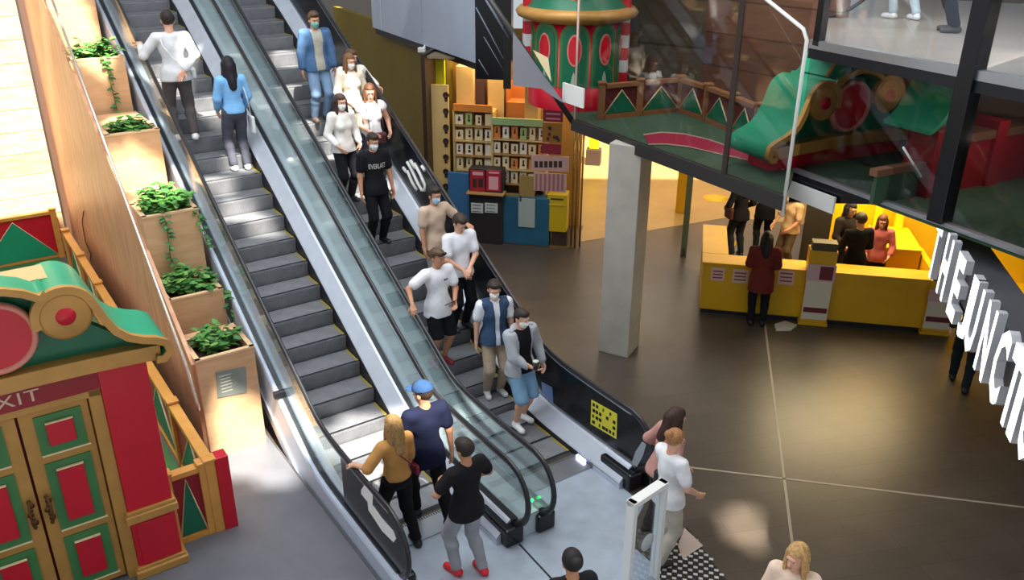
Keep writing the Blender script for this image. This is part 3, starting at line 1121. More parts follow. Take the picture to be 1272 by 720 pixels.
def make_kiosk(loc, rotz, base, label, doors=True, text=None, upper=True):
    """front faces -y, centre x = 0; `base` = height of the eave below the standard 2.50"""
    root = empty('christmas_kiosk', loc, rotz)
    tag(root, label, 'kiosk')
    dz = -base
    Z = lambda z: max(0.0, z + dz)
    for sx in (-1, 1):
        b = MB()
        b.box2((sx * .74, 0, Z(0)), (sx * 1.18, .45, Z(2.5)), 0, .01)
        col = b.build('column', m_red, root)
        if doors:
            b = MB()
            b.box2((sx * .70, -.05, .70), (sx * 1.22, .47, .80), 0, .015); b.box2((sx * .715, -.03, .80), (sx * 1.205, .46, .84), 0, .008)
            b.build('column_band', m_gold, col)
            b = MB(); b.box2((sx * .78, -.012, .14), (sx * 1.14, .02, .66), 0, .01); b.build('column_panel', m_red, col)
            b = MB(); b.box2((sx * .69, -.06, 0), (sx * 1.23, .48, .10), 0, .015); b.box2((sx * .71, -.03, .10), (sx * 1.21, .46, .13), 0, .006)
            b.build('column_base', m_gold, col)
    if doors:
        b = MB()
        for sx in (-1, 1):
            b.box2((sx * .62, .03, 0), (sx * .74, .30, 2.3), 0, .01)
        b.box2((-.74, .03, 2.22), (.74, .30, 2.32), 0, .01)
        b.build('door_frame', m_gold, root)
        b = MB(); b.box2((-.72, .22, 0), (.72, .26, 2.3)); b.build('back_board', m_red2, root)
        for sx in (-1, 1):
            b = MB(); b.box2((sx * .012, .10, .03), (sx * .61, .16, 2.21), 0, .004)
            lf = b.build('door_leaf', m_gold, root)
            for z0, z1 in ((.12, .74), (.84, 1.62), (1.72, 2.14)):
                b = MB(); b.box2((sx * .13, .085, z0), (sx * .54, .11, z1)); b.build('green_panel', m_fgreen, lf)
                mg = .085
                b = MB(); b.box2((sx * (.13 + mg), .06, z0 + mg), (sx * (.54 - mg), .09, z1 - mg), 0, .012); b.build('red_panel', m_red, lf)
                b = MB(); b.box2((sx * (.13 + mg), .05, z1 - mg), (sx * (.54 - mg), .075, z1 - mg + .012)); b.build('panel_moulding', m_cream, lf)
                b = MB(); b.box2((sx * .13, .075, z0 - .014), (sx * .56, .10, z0)); b.build('panel_moulding', m_cream, lf)
            b = MB()
            for k in range(7):
                zc = .98 + k * .05
                b.lathe([(0, -.01), (.02 + .012 * (k % 2), -.006), (.012, .012), (0, .014)], 8, (sx * .075 + .012 * math.sin(k * 1.6), .075, zc), 'y')
            b.tube([(sx * .075, .06, .97), (sx * .09, .02, 1.05), (sx * .09, .02, 1.22), (sx * .075, .06, 1.30)], .012, 6)
            b.build('door_handle', mat('aged_bronze', '6b4a2a', 0.4, 0.6), lf)
    else:
        b = MB(); b.box2((-.74, .35, Z(0)), (.74, .40, Z(2.5))); b.build('back_board', m_red2, root)
    b = MB(); b.box2((-.74, .02, Z(2.30)), (.74, .20, Z(2.52))); b.build('lintel_board', m_red2 if doors else m_red, root)
    if text:
        vs, fs = text_mesh(text, .47, .12, .012, 0.0, 1.1)
        b = MB(); b.add([v + Vector((0, .022, Z(2.415))) for v in vs], fs); b.build('lettering', mat('cream_letters', 'd8b79a', 0.5), root)
    # eave beam (slightly arched)
    b = MB()
    xs = np.linspace(-1.30, 1.30, 15)
    band(b, [(x, Z(2.50) + .05 * (1 - (x / 1.3) ** 2)) for x in xs], -.10, .50, .15, 0, 0)
    b.build('eave_beam', m_gold, root)
    # green gable board
    b = MB()
    gp = [(-1.15, 2.66), (1.15, 2.66), (.9, 2.86), (.55, 3.15), (.3, 3.42), (-.3, 3.42), (-.55, 3.15), (-.9, 2.86)]
    b.prism([(x, .04, Z(z)) for x, z in gp], (0, .12, 0)); b.build('gable_board', m_dgreen, root)
    # medallion
    cz = Z(3.07)
    b = MB()
    b.lathe([(0, .04), (.33, .04), (.345, -.02), (.33, -.06), (.295, -.06), (.285, -.03)], 40, (0, -.03, cz), 'y')
    md = b.build('medallion', m_pink, root)
    b = MB(); b.lathe([(0, -.035), (.287, -.035)], 40, (0, -.03, cz), 'y'); b.build('medallion_face', m_red, md)
    # roof sides with scrolls
    for sx in (-1, 1):
        path = [(.57 - .235 * math.cos(a) * 1.0, 3.18 + .225 * math.sin(a)) for a in np.linspace(R(-30), R(140), 14)]
        path = [(.57 - .21 * math.cos(a), 3.18 + .21 * math.sin(a)) for a in np.linspace(R(-20), R(150), 14)]
        path += [(.80, 3.16), (.85, 3.03), (.92, 2.90), (1.02, 2.80), (1.15, 2.735), (1.26, 2.70), (1.335, 2.66), (1.35, 2.60), (1.31, 2.555), (1.26, 2.565)]
        path = [(sx * x, Z(z)) for x, z in path]
        if sx < 0:
            path = path[::-1]
        b = MB(); band(b, path, -.14, .62, .055, 0, 0); rs = b.build('roof_side', m_green, root)
        b = MB(); band(b, path, -.165, -.10, .072, 0, 0); b.build('roof_edge', m_gold, rs)
        b = MB(); b.lathe([(0, .0), (.225, .0), (.225, -.035), (.19, -.05), (0, -.05)], 28, (sx * .57, -.115, Z(3.18)), 'y')
        sc = b.build('scroll', m_gold, root)
        b = MB(); b.lathe([(0, -.065), (.08, -.062), (.088, -.04)], 20, (sx * .57, -.115, Z(3.18)), 'y'); b.build('scroll_dot', m_red, sc)
    # cap over the medallion
    path = [(-.47, 3.42), (-.42, 3.385), (-.36, 3.40), (-.27, 3.46), (-.14, 3.51), (0, 3.53), (.14, 3.51), (.27, 3.46), (.36, 3.40), (.42, 3.385), (.47, 3.42)]
    b = MB(); band(b, [(x, Z(z)) for x, z in path], -.16, .62 if upper else .18, .05, 0, 0); cp = b.build('roof_cap', m_green, root)
    b = MB(); band(b, [(x, Z(z) - .012) for x, z in path], -.19, -.13, .065, 0, 0); b.build('cap_edge', m_gold, cp)
    if not upper:
        b = MB(); b.box2((-.56, .20, Z(3.40)), (.56, .58, Z(3.44))); b.build('top_board', m_tanb, root)
    if upper:
        b = MB()
        pr = [(-.46, 3.48), (.46, 3.48), (.36, 3.64), (.26, 3.80), (-.26, 3.80), (-.36, 3.64)]
        b.prism([(x, .0, Z(z)) for x, z in pr], (0, .5, 0)); up_ = b.build('upper_roof', m_green, root)
        b = MB()
        for sx in (-1, 1):
            b.tube([(sx * .46, -.01, Z(3.48)), (sx * .36, -.01, Z(3.64)), (sx * .26, -.01, Z(3.80))], .028, 6)
        b.tube([(-.26, -.01, Z(3.80)), (.26, -.01, Z(3.80))], .022, 6)
        b.build('upper_roof_edge', m_gold, up_)
    return root


kl = make_kiosk(E(-3.62, -.28), PSI, 0.0, 'red and green Christmas kiosk with double doors and EXIT lettering, at left', True, 'EXIT', False)

# enclosure behind it: green platform and fences
b = MB(); b.box2((-5.4, .60, 0), (-2.04, 9.95, .05)); o = b.build('platform', m_fgreen, origin=(0, 0, 0)); o.location = C0; o.rotation_euler.z = PSI
tag(o, 'flat green platform inside the gold fence behind the left kiosk', 'platform')


def fence(root, pts, h, mp, mg, mr, front_tri=True, lean=0):
    for i in range(len(pts)):
        x, y = pts[i]
        b = MB(); b.box2((x - .055, y - .055, 0), (x + .055, y + .055, h), 0, .008)
        b.box2((x - .07, y - .07, h), (x + .07, y + .07, h + .035), 0, .01)
        b.build('post', mp, root)
    for (xa, ya), (xb, yb) in zip(pts[:-1], pts[1:]):
        a_, c_ = Vector((xa, ya, 0)), Vector((xb, yb, 0))
        d_ = (c_ - a_).normalized(); n_ = Vector((-d_.y, d_.x, 0))
        a2, c2 = a_ + d_ * .055, c_ - d_ * .055
        b = MB(); b.prism([a2 - n_ * .06 + Vector((0, 0, h - .07)), c2 - n_ * .06 + Vector((0, 0, h - .07)), c2 + n_ * .06 + Vector((0, 0, h - .07)), a2 + n_ * .06 + Vector((0, 0, h - .07))], (0, 0, .06))
        b.build('top_rail', mp, root)
        b = MB(); b.prism([a2 - n_ * .045, c2 - n_ * .045, c2 + n_ * .045, a2 + n_ * .045], (0, 0, .07))
        b.build('bottom_rail', mp, root)
        b = MB(); b.prism([a2 - n_ * .012 + Vector((0, 0, .07)), c2 - n_ * .012 + Vector((0, 0, .07)), c2 + n_ * .012 + Vector((0, 0, .07)), a2 + n_ * .012 + Vector((0, 0, .07))], (0, 0, h - .14))
        pn = b.build('fence_panel', mr, root)
        m_ = (a2 + c2) / 2
        tz = h - .12
        b = MB()
        for sg in (-1, 1):
            tri = [a2 + n_ * sg * .016 + Vector((0, 0, .08)), c2 + n_ * sg * .016 + Vector((0, 0, .08)), m_ + n_ * sg * .016 + Vector((0, 0, tz))]
            b.prism(tri, n_ * sg * .004)
        tr = b.build('green_triangle', mg, pn)
        b = MB()
        for sg in (-1, 1):
            o_ = n_ * sg * .022
            b.tube([a2 + o_ + Vector((0, 0, .08)), m_ + o_ + Vector((0, 0, tz)), c2 + o_ + Vector((0, 0, .08))], .012, 5)
        b.build('triangle_edge', m_cream, pn)
        if len(pts) > 8:
            pass


fr = empty('grotto_fence', E(-1.96, .02), PSI)
tag(fr, 'long gold-railed fence running back along the orange wall from the left kiosk', 'fence')
fence(fr, [(0, 0)] + [(0, 1.46 * k) for k in range(1, 7)], .95, m_gold2, m_dgreen, m_red2)
b = MB(); b.box2((.055, -.07, 0), (.20, .10, .97), 0, .008); b.build('end_pier', m_red, fr)
fb = empty('grotto_fence', E(-1.98, 10.05), PSI)
tag(fb, 'red fence with green triangles at the foot of the pale plank wall', 'fence')
fence(fb, [(0, 0), (-1.45, 0), (-2.9, 0), (-4.3, 0)], 1.0, m_gold2, m_green, m_red)
ff = empty('grotto_fence', E(-2.45, .03), PSI)
tag(ff, 'short red fence panel between the left kiosk column and its end pier', 'fence')
fence(ff, [(.02, 0), (.42, 0)], .93, m_gold2, m_dgreen, m_red2)

# ---- mezzanine display: kiosk, fence, runner, tower
kc = hit(1051, 133, Dj - n * 0.75, n)
yaw_k = R(27)
kr = make_kiosk((kc.x + .05, kc.y + .1, ZM), yaw_k, 3.07 - (kc.z - ZM), 'red and green Christmas kiosk on the upper display behind glass, seen from the left', False)
# second gate piece at the right
gp_ = hit(1150, 225, Dj - n * 0.7, n)
root = empty('christmas_gate', (gp_.x, gp_.y, ZM), yaw_k)
tag(root, 'dark red post with flared green roof behind the glass, right of round medallion', 'gate')
b = MB(); b.box2((-.16, -.16, 0), (.30, .25, .80), 0, .01); b.build('column', m_red2, root)
b = MB()
band(b, [(-.42, .80), (-.34, .83), (-.22, .92), (-.12, 1.06), (-.05, 1.22), (.0, 1.34), (.5, 1.34)], -.25, .40, .05, 0, 0)
b.build('roof_side', m_green, root)
b = MB(); b.prism([(-.3, 0, .80), (.5, 0, .80), (.5, 0, 1.33), (0, 0, 1.33), (-.1, 0, 1.05)], (0, .3, 0)); b.build('gable_board', m_dgreen, root)
b = MB(); b.tube([(-.5, -.3, .35), (-.95, -.35, .75)], .012, 6); b.build('stay_wire', m_white, root)
b = MB(); b.box2((-.9, -.05, 0), (-.2, .0, .34)); b.build('gate_panel', mat('dim_green', '2c4a36', .7), root)
b = MB(); b.box2((-.95, -.08, .34), (-.15, .03, .42)); b.build('gate_rail', mat('gate_rail_brown', '6b4a35', .5), root)
b = MB(); b.box2((.30, -.1, 0), (1.7, .2, .62)); b.box2((.9, -.15, .0), (1.1, .25, .8)); b.build('side_wall', m_red2, root)
b = MB(); b.box2((.28, -.14, .60), (1.75, .24, .70)); b.build('side_rail', mat('dull_brown_rail', '6b4a35', .5), root)

mf = empty('display_fence', (0, 0, ZM))
tag(mf, 'low red fence with gold rails around the green carpet, before the brown wall', 'fence')
fp = [(746, 148), (793, 143), (843, 138), (876, 150), (908, 164), (938, 179), (966, 193)]
fpts = [at(px, py, ZM) for px, py in fp]
fence(mf, [(p.x, p.y) for p in fpts], .56, mat('dull_gold', '8f5f3a', 0.5), m_dgreen, mat('maroon', '5c1a1c', 0.5))
# runner
rb = MB()
c1 = [at(px, py, ZM + .004) for px, py in ((800, 168), (822, 165), (850, 167), (880, 174), (910, 184), (945, 192), (975, 200))]
c2 = [at(px, py, ZM + .004) for px, py in ((806, 180), (828, 180), (855, 183), (885, 190), (912, 196), (945, 203), (975, 212))]
rb.strip(c1, c2, 0)
rr_ = MB(); rr_.strip([p + Vector((0, 0, .006)) for p in c1], [p + Vector((0, 0, .006)) for p in c2], 0, flip=True)
rr_.strip(c1, [p + Vector((0, 0, .006)) for p in c1], 0); rr_.strip([p + Vector((0, 0, .006)) for p in c2], c2, 0)
rn = rr_.build('runner', mat('crimson_runner', '9a1c3c', 0.9, 0, .1, 20))
tag(rn, 'curved crimson runner with pale dotted borders on the green carpet', 'carpet')
bd = MB()
for cc in (c1, c2):
    for p, q in zip(cc[:-1], cc[1:]):
        for k in range(8):
            bd.box(p.lerp(q, (k + .3) / 8) + Vector((0, 0, .01)), (.035, .035, .01))
bo = bd.build('border_dots', mat('border_cream', 'c9b9a0', .7), rn)
bo.matrix_parent_inverse = Matrix.Translation(-rn.location)

# tower
Tc = Vector((Cc.x + .10, Cc.y + 1.45, 0))
tw = empty('toy_tower', (Tc.x, Tc.y, ZM))
tag(tw, 'red and green toy-like tower with arched panels and white striped edges, top centre', 'tower')
TR = .76
zA = 1.42
b = MB(); b.lathe([(TR + .03, 0), (TR + .03, .30), (TR, .34), (TR, zA), (TR * .5, zA)], 40); b.build('drum', m_red, tw)
b = MB(); b.lathe([(TR + .02, zA - .05), (TR + .22, zA + .02), (TR + .26, zA + .10), (TR + .20, zA + .17), (TR - .1, zA + .2)], 40); b.build('gold_ring', m_gold, tw)
b = MB(); b.lathe([(TR + .12, zA + .15), (TR - .02, zA + .32), (TR - .05, zA + 1.2), (TR - .05, zA + 2.6), (0, zA + 2.6)], 40); b.build('upper_drum', m_dgreen, tw)
toc = math.atan2(-Tc.y, -Tc.x)


def cyl_patch(outline, rad, th, mi, mb, a0, z0):
    """outline: list of (arc length, height) around angle a0 on the cylinder"""
    P = [(rad * math.cos(a0 + u / rad), rad * math.sin(a0 + u / rad), z0 + z) for u, z in outline]
    Q = [((rad + th) * math.cos(a0 + u / rad), (rad + th) * math.sin(a0 + u / rad), z0 + z) for u, z in outline]
    cen_u = sum(u for u, z in outline) / len(outline); cen_z = sum(z for u, z in outline) / len(outline)
    c_ = ((rad + th) * math.cos(a0 + cen_u / rad), (rad + th) * math.sin(a0 + cen_u / rad), z0 + cen_z)
    k = len(Q)
    mb.add(Q + [c_], [(i, (i + 1) % k, k) for i in range(k)], mi)
    mb.add(P + Q, [(i, (i + 1) % k, k + (i + 1) % k, k + i) for i in range(k)], mi)


def arch(w, h):
    return [(-w, 0), (-w * .33, 0), (w * .33, 0), (w, 0), (w, (h - w) * .35), (w, (h - w) * .7)] + [(w * math.cos(t), h - w + w * math.sin(t)) for t in np.linspace(0, math.pi, 13)] + [(-w, (h - w) * .7), (-w, (h - w) * .35)]


def ell(rx, rz):
    return [(rx * math.cos(t), rz * math.sin(t)) for t in np.linspace(0, 2 * math.pi, 24, endpoint=False)]


offs = [-.70, -.02, .66, 1.34, -1.38]
for k_, da in enumerate(offs):
    a0 = toc + da
    b = MB(); cyl_patch(arch(.24, 1.02), TR, .012, 0, b, a0, .38); ap = b.build('arched_panel', m_fgreen, tw)
    b = MB(); cyl_patch(arch(.185, .90), TR, .02, 0, b, a0, .42); b.build('arch_inlay', m_dgreen, ap)
    b = MB(); cyl_patch(ell(.115, .25), TR, .032, 0, b, a0, .98); b.build('oval_rim', m_pink, ap)
    b = MB(); cyl_patch(ell(.092, .22), TR, .042, 0, b, a0, .98); b.build('oval', m_red, ap)
    b = MB(); cyl_patch([(-.05, -.16), (.05, -.16), (.03, 0), (0, .08), (-.03, 0)], TR, .03, 0, b, a0, .56); b.build('arch_ornament', mat('pale_ornament', '9fb5a4', .6) if k_ == 0 else bpy.data.materials['pale_ornament'], ap)
    b = MB(); cyl_patch(ell(.13, .34), TR - .05, .03, 0, b, a0, zA + .62); op_ = b.build('oval_rim', m_pink, tw)
    b = MB(); cyl_patch(ell(.10, .30), TR - .05, .042, 0, b, a0, zA + .62); b.build('oval', m_red, op_)
for sg in (-1, 1):
    a0 = toc + sg * 1.35
    b = MB()
    for k in range(12):
        b.box(((TR + .05) * math.cos(a0), (TR + .05) * math.sin(a0), .36 + .1 + k * .2), (.17, .17, .2), Matrix.Rotation(a0, 3, 'Z'), k % 2, .006)
    b.build('striped_edge', [m_red, mat('cool_white', 'd8d9dc', .5) if sg < 0 else bpy.data.materials['cool_white']], tw)
# white and red pennant at the tower foot
b = MB()
pl = hit(662, 62, Cc + Vector((0, -.02, 0)), (0, 1, 0)); p2 = hit(681, 72, Cc + Vector((0, -.02, 0)), (0, 1, 0)); p3 = hit(685, 102, Cc + Vector((0, -.02, 0)), (0, 1, 0))
b.prism([pl, p2, p3], (0, .02, 0)); tag(b.build('pennant', m_cream), 'pale triangular board at the slanted edge below the tower', 'board')

# ================================================================== SHOP (left of the pillar)
GF = Vector((-.62, 17.13, 0))


def gpt(px, py, v):
    """world point seen at the pixel on the plane v metres behind the shop front"""
    return hit(px, py, GF + G1 * v, G1)


def gl(P):
    w = Vector(P) - GF
    return Vector((w.dot(G2), w.dot(G1), P[2]))


GROT = math.atan2(G2.y, G2.x)


def gbox(mb, px0, py0, px1, py1, v, th, mi=0, bev=0.0, z0=None, z1=None):
    a_, b_ = gl(gpt(px0, py0, v)), gl(gpt(px1, py1, v))
    za, zb = (b_.z if z0 is None else z0), (a_.z if z1 is None else z1)
    mb.box2((a_.x, v, za), (b_.x, v + th, zb), mi, bev)
    return a_, b_


def gobj(mb, name, m, parent=None):
    if parent is None:
        o_ = mb.build(name, m)
        loc = o_.location.copy()
        o_.location = GF + G2 * loc.x + G1 * loc.y + Vector((0, 0, loc.z))
        o_.rotation_euler.z = GROT
        return o_
    return mb.build(name, m, parent)


def gthing(name, label, cat, group=None):
    r_ = empty(name, GF, GROT)
    return tag(r_, label, cat, group)


m_lcream = mat('cream_shelving', 'd9b878', 0.5, 0, .06, 3)
m_teal2 = mat('teal_blue_board', '25607e', 0.45, 0, .08, 2)
m_card = [mat('card_%s' % n_, c_, 0.5) for n_, c_ in (('cream', 'ead9ae'), ('white', 'efe6cf'), ('orange', 'd98a4a'), ('tan', 'b78a52'), ('green', 'a9c27a'))]
m_ink = mat('dark_print', '3a2a20', 0.6)
# end panel with dark motifs
t = gthing('motif_board', 'tall cream end panel with a column of dark motifs, left in the shop', 'panel')
b = MB(); a_, b_ = gbox(b, 535, 105, 561, 300, .25, .06, 0, 0, 0.0); b.build('board', m_lcream, t)
for py in (118, 138, 158, 175, 195, 213, 231):
    b = MB(); c_ = gl(gpt(554, py, .24)); b.lathe([(0, 0), (.055, 0), (.065, -.01), (.04, -.012), (.035, -.004)], 16, c_, 'y')
    b.box2((c_.x - .03, .235, c_.z - .13), (c_.x + .03, .245, c_.z - .04)); b.build('motif', m_ink, t)
# racks
def rack(label, px0, py0, px1, py1, v, dp, cols, rows, seed, header):
    t = gthing('card_rack', label, 'rack')
    b = MB(); a_, b_ = gl(gpt(px0, py0, v)), gl(gpt(px1, py1, v))
    b.box2((a_.x, v + dp - .04, .0), (b_.x, v + dp, a_.z)); b.build('back_board', mat('rack_brown', '8a5f36', .6), t)
    for x in (a_.x, b_.x):
        b = MB(); b.box2((x - .02, v, 0), (x + .02, v + dp, a_.z)); b.build('side_panel', m_lcream, t)
    for r_ in range(rows + 1):
        z = b_.z + (a_.z - b_.z) * r_ / rows
        b = MB(); b.box2((a_.x, v, z - .015), (b_.x, v + dp, z + .015)); b.build('shelf', m_lcream if r_ % 2 else m_card[3], t)
    b = MB(); b.box2((a_.x, v - .02, a_.z), (b_.x, v + .02, a_.z + .14)); b.build('header_board', header, t)
    rnd.seed(seed)
    w_ = (b_.x - a_.x) / cols
    h_ = (a_.z - b_.z) / rows
    ink_i = 0
    for r_ in range(rows):
        for c_ in range(cols):
            x = a_.x + w_ * (c_ + .5)
            z = b_.z + h_ * r_ + .02
            cw, ch = w_ * rnd.uniform(.62, .82), h_ * rnd.uniform(.62, .85)
            bb = MB()
            bb.box2((x - cw / 2, v + .06, z), (x + cw / 2, v + .085, z + ch), 0)
            if rnd.random() < .8:
                kx, kz = rnd.uniform(-.1, .1) * cw, ch * rnd.uniform(.3, .5)
                bb.lathe([(0, v + .056), (cw * .2, v + .056)], 8, (x + kx, 0, z + kz), 'y', 1)
                bb.box2((x + kx - cw * .1, v + .054, z + ch * .5), (x + kx + cw * .12, v + .06, z + ch * .82), 1)
            o_ = gobj(bb, 'gift_card', [m_card[rnd.choice((0, 0, 1, 1, 2, 3, 4 if r_ == rows - 1 else 0))], m_ink])
            tag(o_, 'small printed cream or orange gift card propped on ' + ('the left rack' if seed == 5 else 'the right rack') + ' in the shop', 'card', 'cards on ' + ('left' if seed == 5 else 'right') + ' shop rack')
    return t


rack('left wooden card rack in the shop with green and orange header', 563, 137, 612, 232, .45, .35, 4, 5, 5, mat('orange_header', 'e08a3a', .5, emit=.0))
rack('right wooden card rack in the shop with pale green header', 611, 154, 676, 232, .30, .35, 6, 4, 6, mat('green_header', 'a9c98a', .5))
# upper boxes on top of the racks
bl = [(566, 82, 588, 118, .75, 'tall cream box standing behind left rack', m_lcream), (606, 96, 626, 136, .8, 'cream box left of the open orange box above the racks', m_lcream), (652, 100, 668, 150, .55, 'narrow cream box at the right end above right rack', m_lcream)]
for px0, py0, px1, py1, v, lb, m_ in bl:
    b = MB(); gbox(b, px0, py0, px1, py1, v, .35, 0, .006, .0); tag(gobj(b, 'display_box', m_), lb, 'box', 'boxes above the shop racks')
b = MB(); a_, b_ = gl(gpt(628, 96, .8)), gl(gpt(654, 128, .8))
b.box2((a_.x, 1.25, 0), (b_.x, 1.3, a_.z)); b.box2((a_.x, .8, 0), (a_.x + .03, 1.3, a_.z)); b.box2((b_.x - .03, .8, 0), (b_.x, 1.3, a_.z)); b.box2((a_.x, .8, 0), (b_.x, 1.3, b_.z))
tag(gobj(b, 'open_cabinet', mat('orange_brown', 'b8763a', .5)), 'open orange-brown cabinet top between the boxes above the racks', 'cabinet')
b = MB(); gbox(b, 538, 74, 552, 98, .6, .1, 0, 0, 0.0); tag(gobj(b, 'yellow_banner', mat('lime_yellow', 'c9cf20', .5)), 'lime yellow upright banner at the top left of the shop', 'banner')
b = MB(); gbox(b, 590, 82, 602, 112, .9, .2, 0, 0, 0.0); tag(gobj(b, 'dark_cabinet', mat('dark_plum', '4a3236', .6)), 'dark plum cabinet between the boxes at the back of the shop', 'cabinet')
# shop shell
b = MB(); b.box2((-1.15, 1.35, 0), (1.85, 1.45, 4.2)); o = gobj(b, 'wall_shop_back', mat('shop_back_wall', 'b98d4a', .7)); struct(o)
b = MB(); b.box2((-1.20, -.1, 0), (-1.12, 1.4, 3.85)); o = gobj(b, 'trim_shop_left', mat('dark_brown_jamb', '3b2a22', .5)); struct(o)
b = MB(); b.box2((-1.12, -.02, -.0), (1.95, 1.4, .02)); o = gobj(b, 'floor_shop_window', mat('shop_dark_floor', '5a4a38', .4)); struct(o)
b = MB(); b.box2((-1.15, .05, 3.75), (1.85, 1.45, 3.8)); o = gobj(b, 'ceiling_shop', mat('shop_ceiling', '8a7a60', .8)); struct(o)
b = MB()
cpt = gl(gpt(709, 310, 0))
for dx in (0, .07, .16):
    b.tube([(cpt.x + dx, .0 + dx, 0), (cpt.x + dx, .0 + dx, 3.3)], .022, 8)
b.box2((cpt.x - .45, -.02, 0), (cpt.x + .05, .03, .05))
tag(gobj(b, 'glass_door_frame', mat('brass_chrome', 'b99a62', .25, .8)), 'brassy upright door frame rails at the right corner of the shop', 'frame')
# teal counter, poster tray, sign boards
t = gthing('counter', 'teal blue shop counter with a pale upright door panel', 'counter')
b = MB(); gbox(b, 617, 262, 681, 312, -.02, .28, 0, .01, .02, 1.05); b.build('body', m_teal2, t)
b = MB(); gbox(b, 644, 246, 664, 283, -.05, .03, 0, .004); dp_ = b.build('pale_door', mat('pale_aqua', 'a9b5b4', .4), t)
b = MB(); c_ = gl(gpt(647, 244, -.06)); b.box2((c_.x - .02, -.07, c_.z - .1), (c_.x + .01, -.05, c_.z)); b.build('door_handle', m_ink, dp_)
b = MB(); gbox(b, 625, 240, 645, 278, .0, .04, 0, .004, 1.05); b.build('tan_board', mat('olive_tan', '8f7a42', .5), t)
b = MB(); gbox(b, 645, 218, 664, 262, .05, .04, 0, .004, 1.0); b.build('upper_board', mat('tan_board', 'a0834a', .5), t)
b = MB(); gbox(b, 556, 214, 584, 300, .12, .1, 0, .004, .02); tag(gobj(b, 'blue_board', mat('mid_blue_board', '3f77a8', .5)), 'mid blue display board left of the red posters', 'board')
t = gthing('poster_stand', 'dark stand with two red posters and a wooden ledge in front of shop', 'stand')
b = MB(); gbox(b, 582, 209, 624, 308, -.10, .3, 0, .006, .0); b.build('body', mat('stand_dark', '2c2a2e', .5), t)
for px0, px1 in ((584, 602), (604, 622)):
    b = MB(); gbox(b, px0, 211, px1, 238, -.12, .02); po = b.build('poster', mat('poster_red', 'b02a3a', .4) if px0 == 584 else bpy.data.materials['poster_red'], t)
    b = MB()
    if px0 == 584:
        gbox(b, 587, 222, 592, 233, -.126, .006); gbox(b, 594, 222, 600, 233, -.126, .006); gbox(b, 587, 213, 600, 218, -.126, .006, 1)
    else:
        gbox(b, 607, 219, 619, 236, -.126, .006, 1); gbox(b, 607, 213, 620, 216, -.126, .006, 1)
    b.build('poster_print', [m_ink, mat('poster_pink', 'e7a9b0', .5) if px0 == 584 else bpy.data.materials['poster_pink']], po)
b = MB(); gbox(b, 579, 239, 625, 244, -.22, .3); b.build('ledge', mat('ledge_tan', 'd0a060', .5), t)
for px0, px1, lb in ((585, 600, 'left'), (602, 618, 'right')):
    b = MB(); gbox(b, px0, 252, px1, 265, -.13, .03, 0, .004)
    for q_ in range(3):
        gbox(b, px0 + 2, 254 + q_ * 4, px1 - 3, 255.5 + q_ * 4, -.134, .006, 1)
    tag(gobj(b, 'leaflet', [mat('leaflet_white', 'c9d4d6', .5), m_ink] if lb == 'left' else [bpy.data.materials['leaflet_white'], m_ink]), lb + ' pale leaflet on the dark stand under the red posters', 'leaflet', 'leaflets under the red posters')
b = MB(); gbox(b, 675, 130, 699, 152, .02, .03, 0); gbox(b, 674, 152, 698, 178, .02, .03, 1); gbox(b, 673, 178, 697, 192, .02, .03, 0)
for q_ in range(3):
    gbox(b, 678, 134 + q_ * 6, 696, 137 + q_ * 6, .014, .006, 2)
for q_ in range(8):
    rnd.seed(q_); x_ = 677 + rnd.random() * 16; y_ = 155 + rnd.random() * 18
    gbox(b, x_, y_, x_ + 3, y_ + 4, .014, .006, 3)
tag(gobj(b, 'hanging_banner', [mat('banner_maroon', '8a2436', .5), mat('banner_gold', '9a6a2a', .5), mat('banner_print', 'c98a9a', .5), m_ink]), 'maroon and gold hanging banner at right of the shop', 'banner')
b = MB(); gbox(b, 660, 192, 706, 214, -.02, .03, 0); gbox(b, 663, 214, 703, 239, -.015, .03, 1)
for q_ in range(6):
    gbox(b, 664 + q_ * 6, 200, 668 + q_ * 6, 208, -.028, .006, 2)
for q_ in range(7):
    gbox(b, 665 + q_ * 5.4, 216, 667.4 + q_ * 5.4, 237, -.022, .006, 3)
tag(gobj(b, 'hanging_sign', [mat('sign_pink', 'c8a09a', .5), mat('sign_rose', 'c2a59c', .5), m_ink, mat('sign_stripe', 'a56a72', .5)]), 'pinkish sign board with dark lettering hanging above the yellow bin', 'sign')
b = MB(); gbox(b, 680, 241, 703, 284, -.0, .35, 0, .01, .35); gbox(b, 684, 246, 700, 249, -.006, .01, 1); gbox(b, 680, 253, 702, 256, -.02, .02, 2)
b.box2((cpt.x - .42, .05, .02), (cpt.x - .1, .33, .36), 1)
tag(gobj(b, 'yellow_bin', [mat('bin_yellow', 'c9ad14', .5), m_ink, mat('bin_tan', 'd8b84a', .5)]), 'yellow display bin on a dark base by the shop door', 'bin')

# dark billboard right of the fascia corner
t = empty('billboard', FD0 + Vector((0, 0, 3.62)), GROT)
tag(t, 'dark billboard with slanting grey lines under the slanted edge, top middle', 'billboard')
b = MB(); b.box2((.04, -.22, 0), (.70, -.05, 2.4)); b.build('board', m_black, t)
b = MB()
for (x0, z0, x1, z1, r_) in ((.06, 1.25, .62, .28, .012), (.10, 1.6, .66, .75, .025), (.2, .75, .60, .12, .008), (.1, .35, .28, .08, .01)):
    b.tube([(x0, -.23, z0), (x1, -.23, z1)], r_, 6)
b.build('slanting_lines', mat('line_grey', '7a8494', .5), t)
b = MB(); b.box2((.56, -.25, -.15), (.70, -.222, 2.4)); b.build('edge_strip', mat('ink_black', '060608', .6), t)
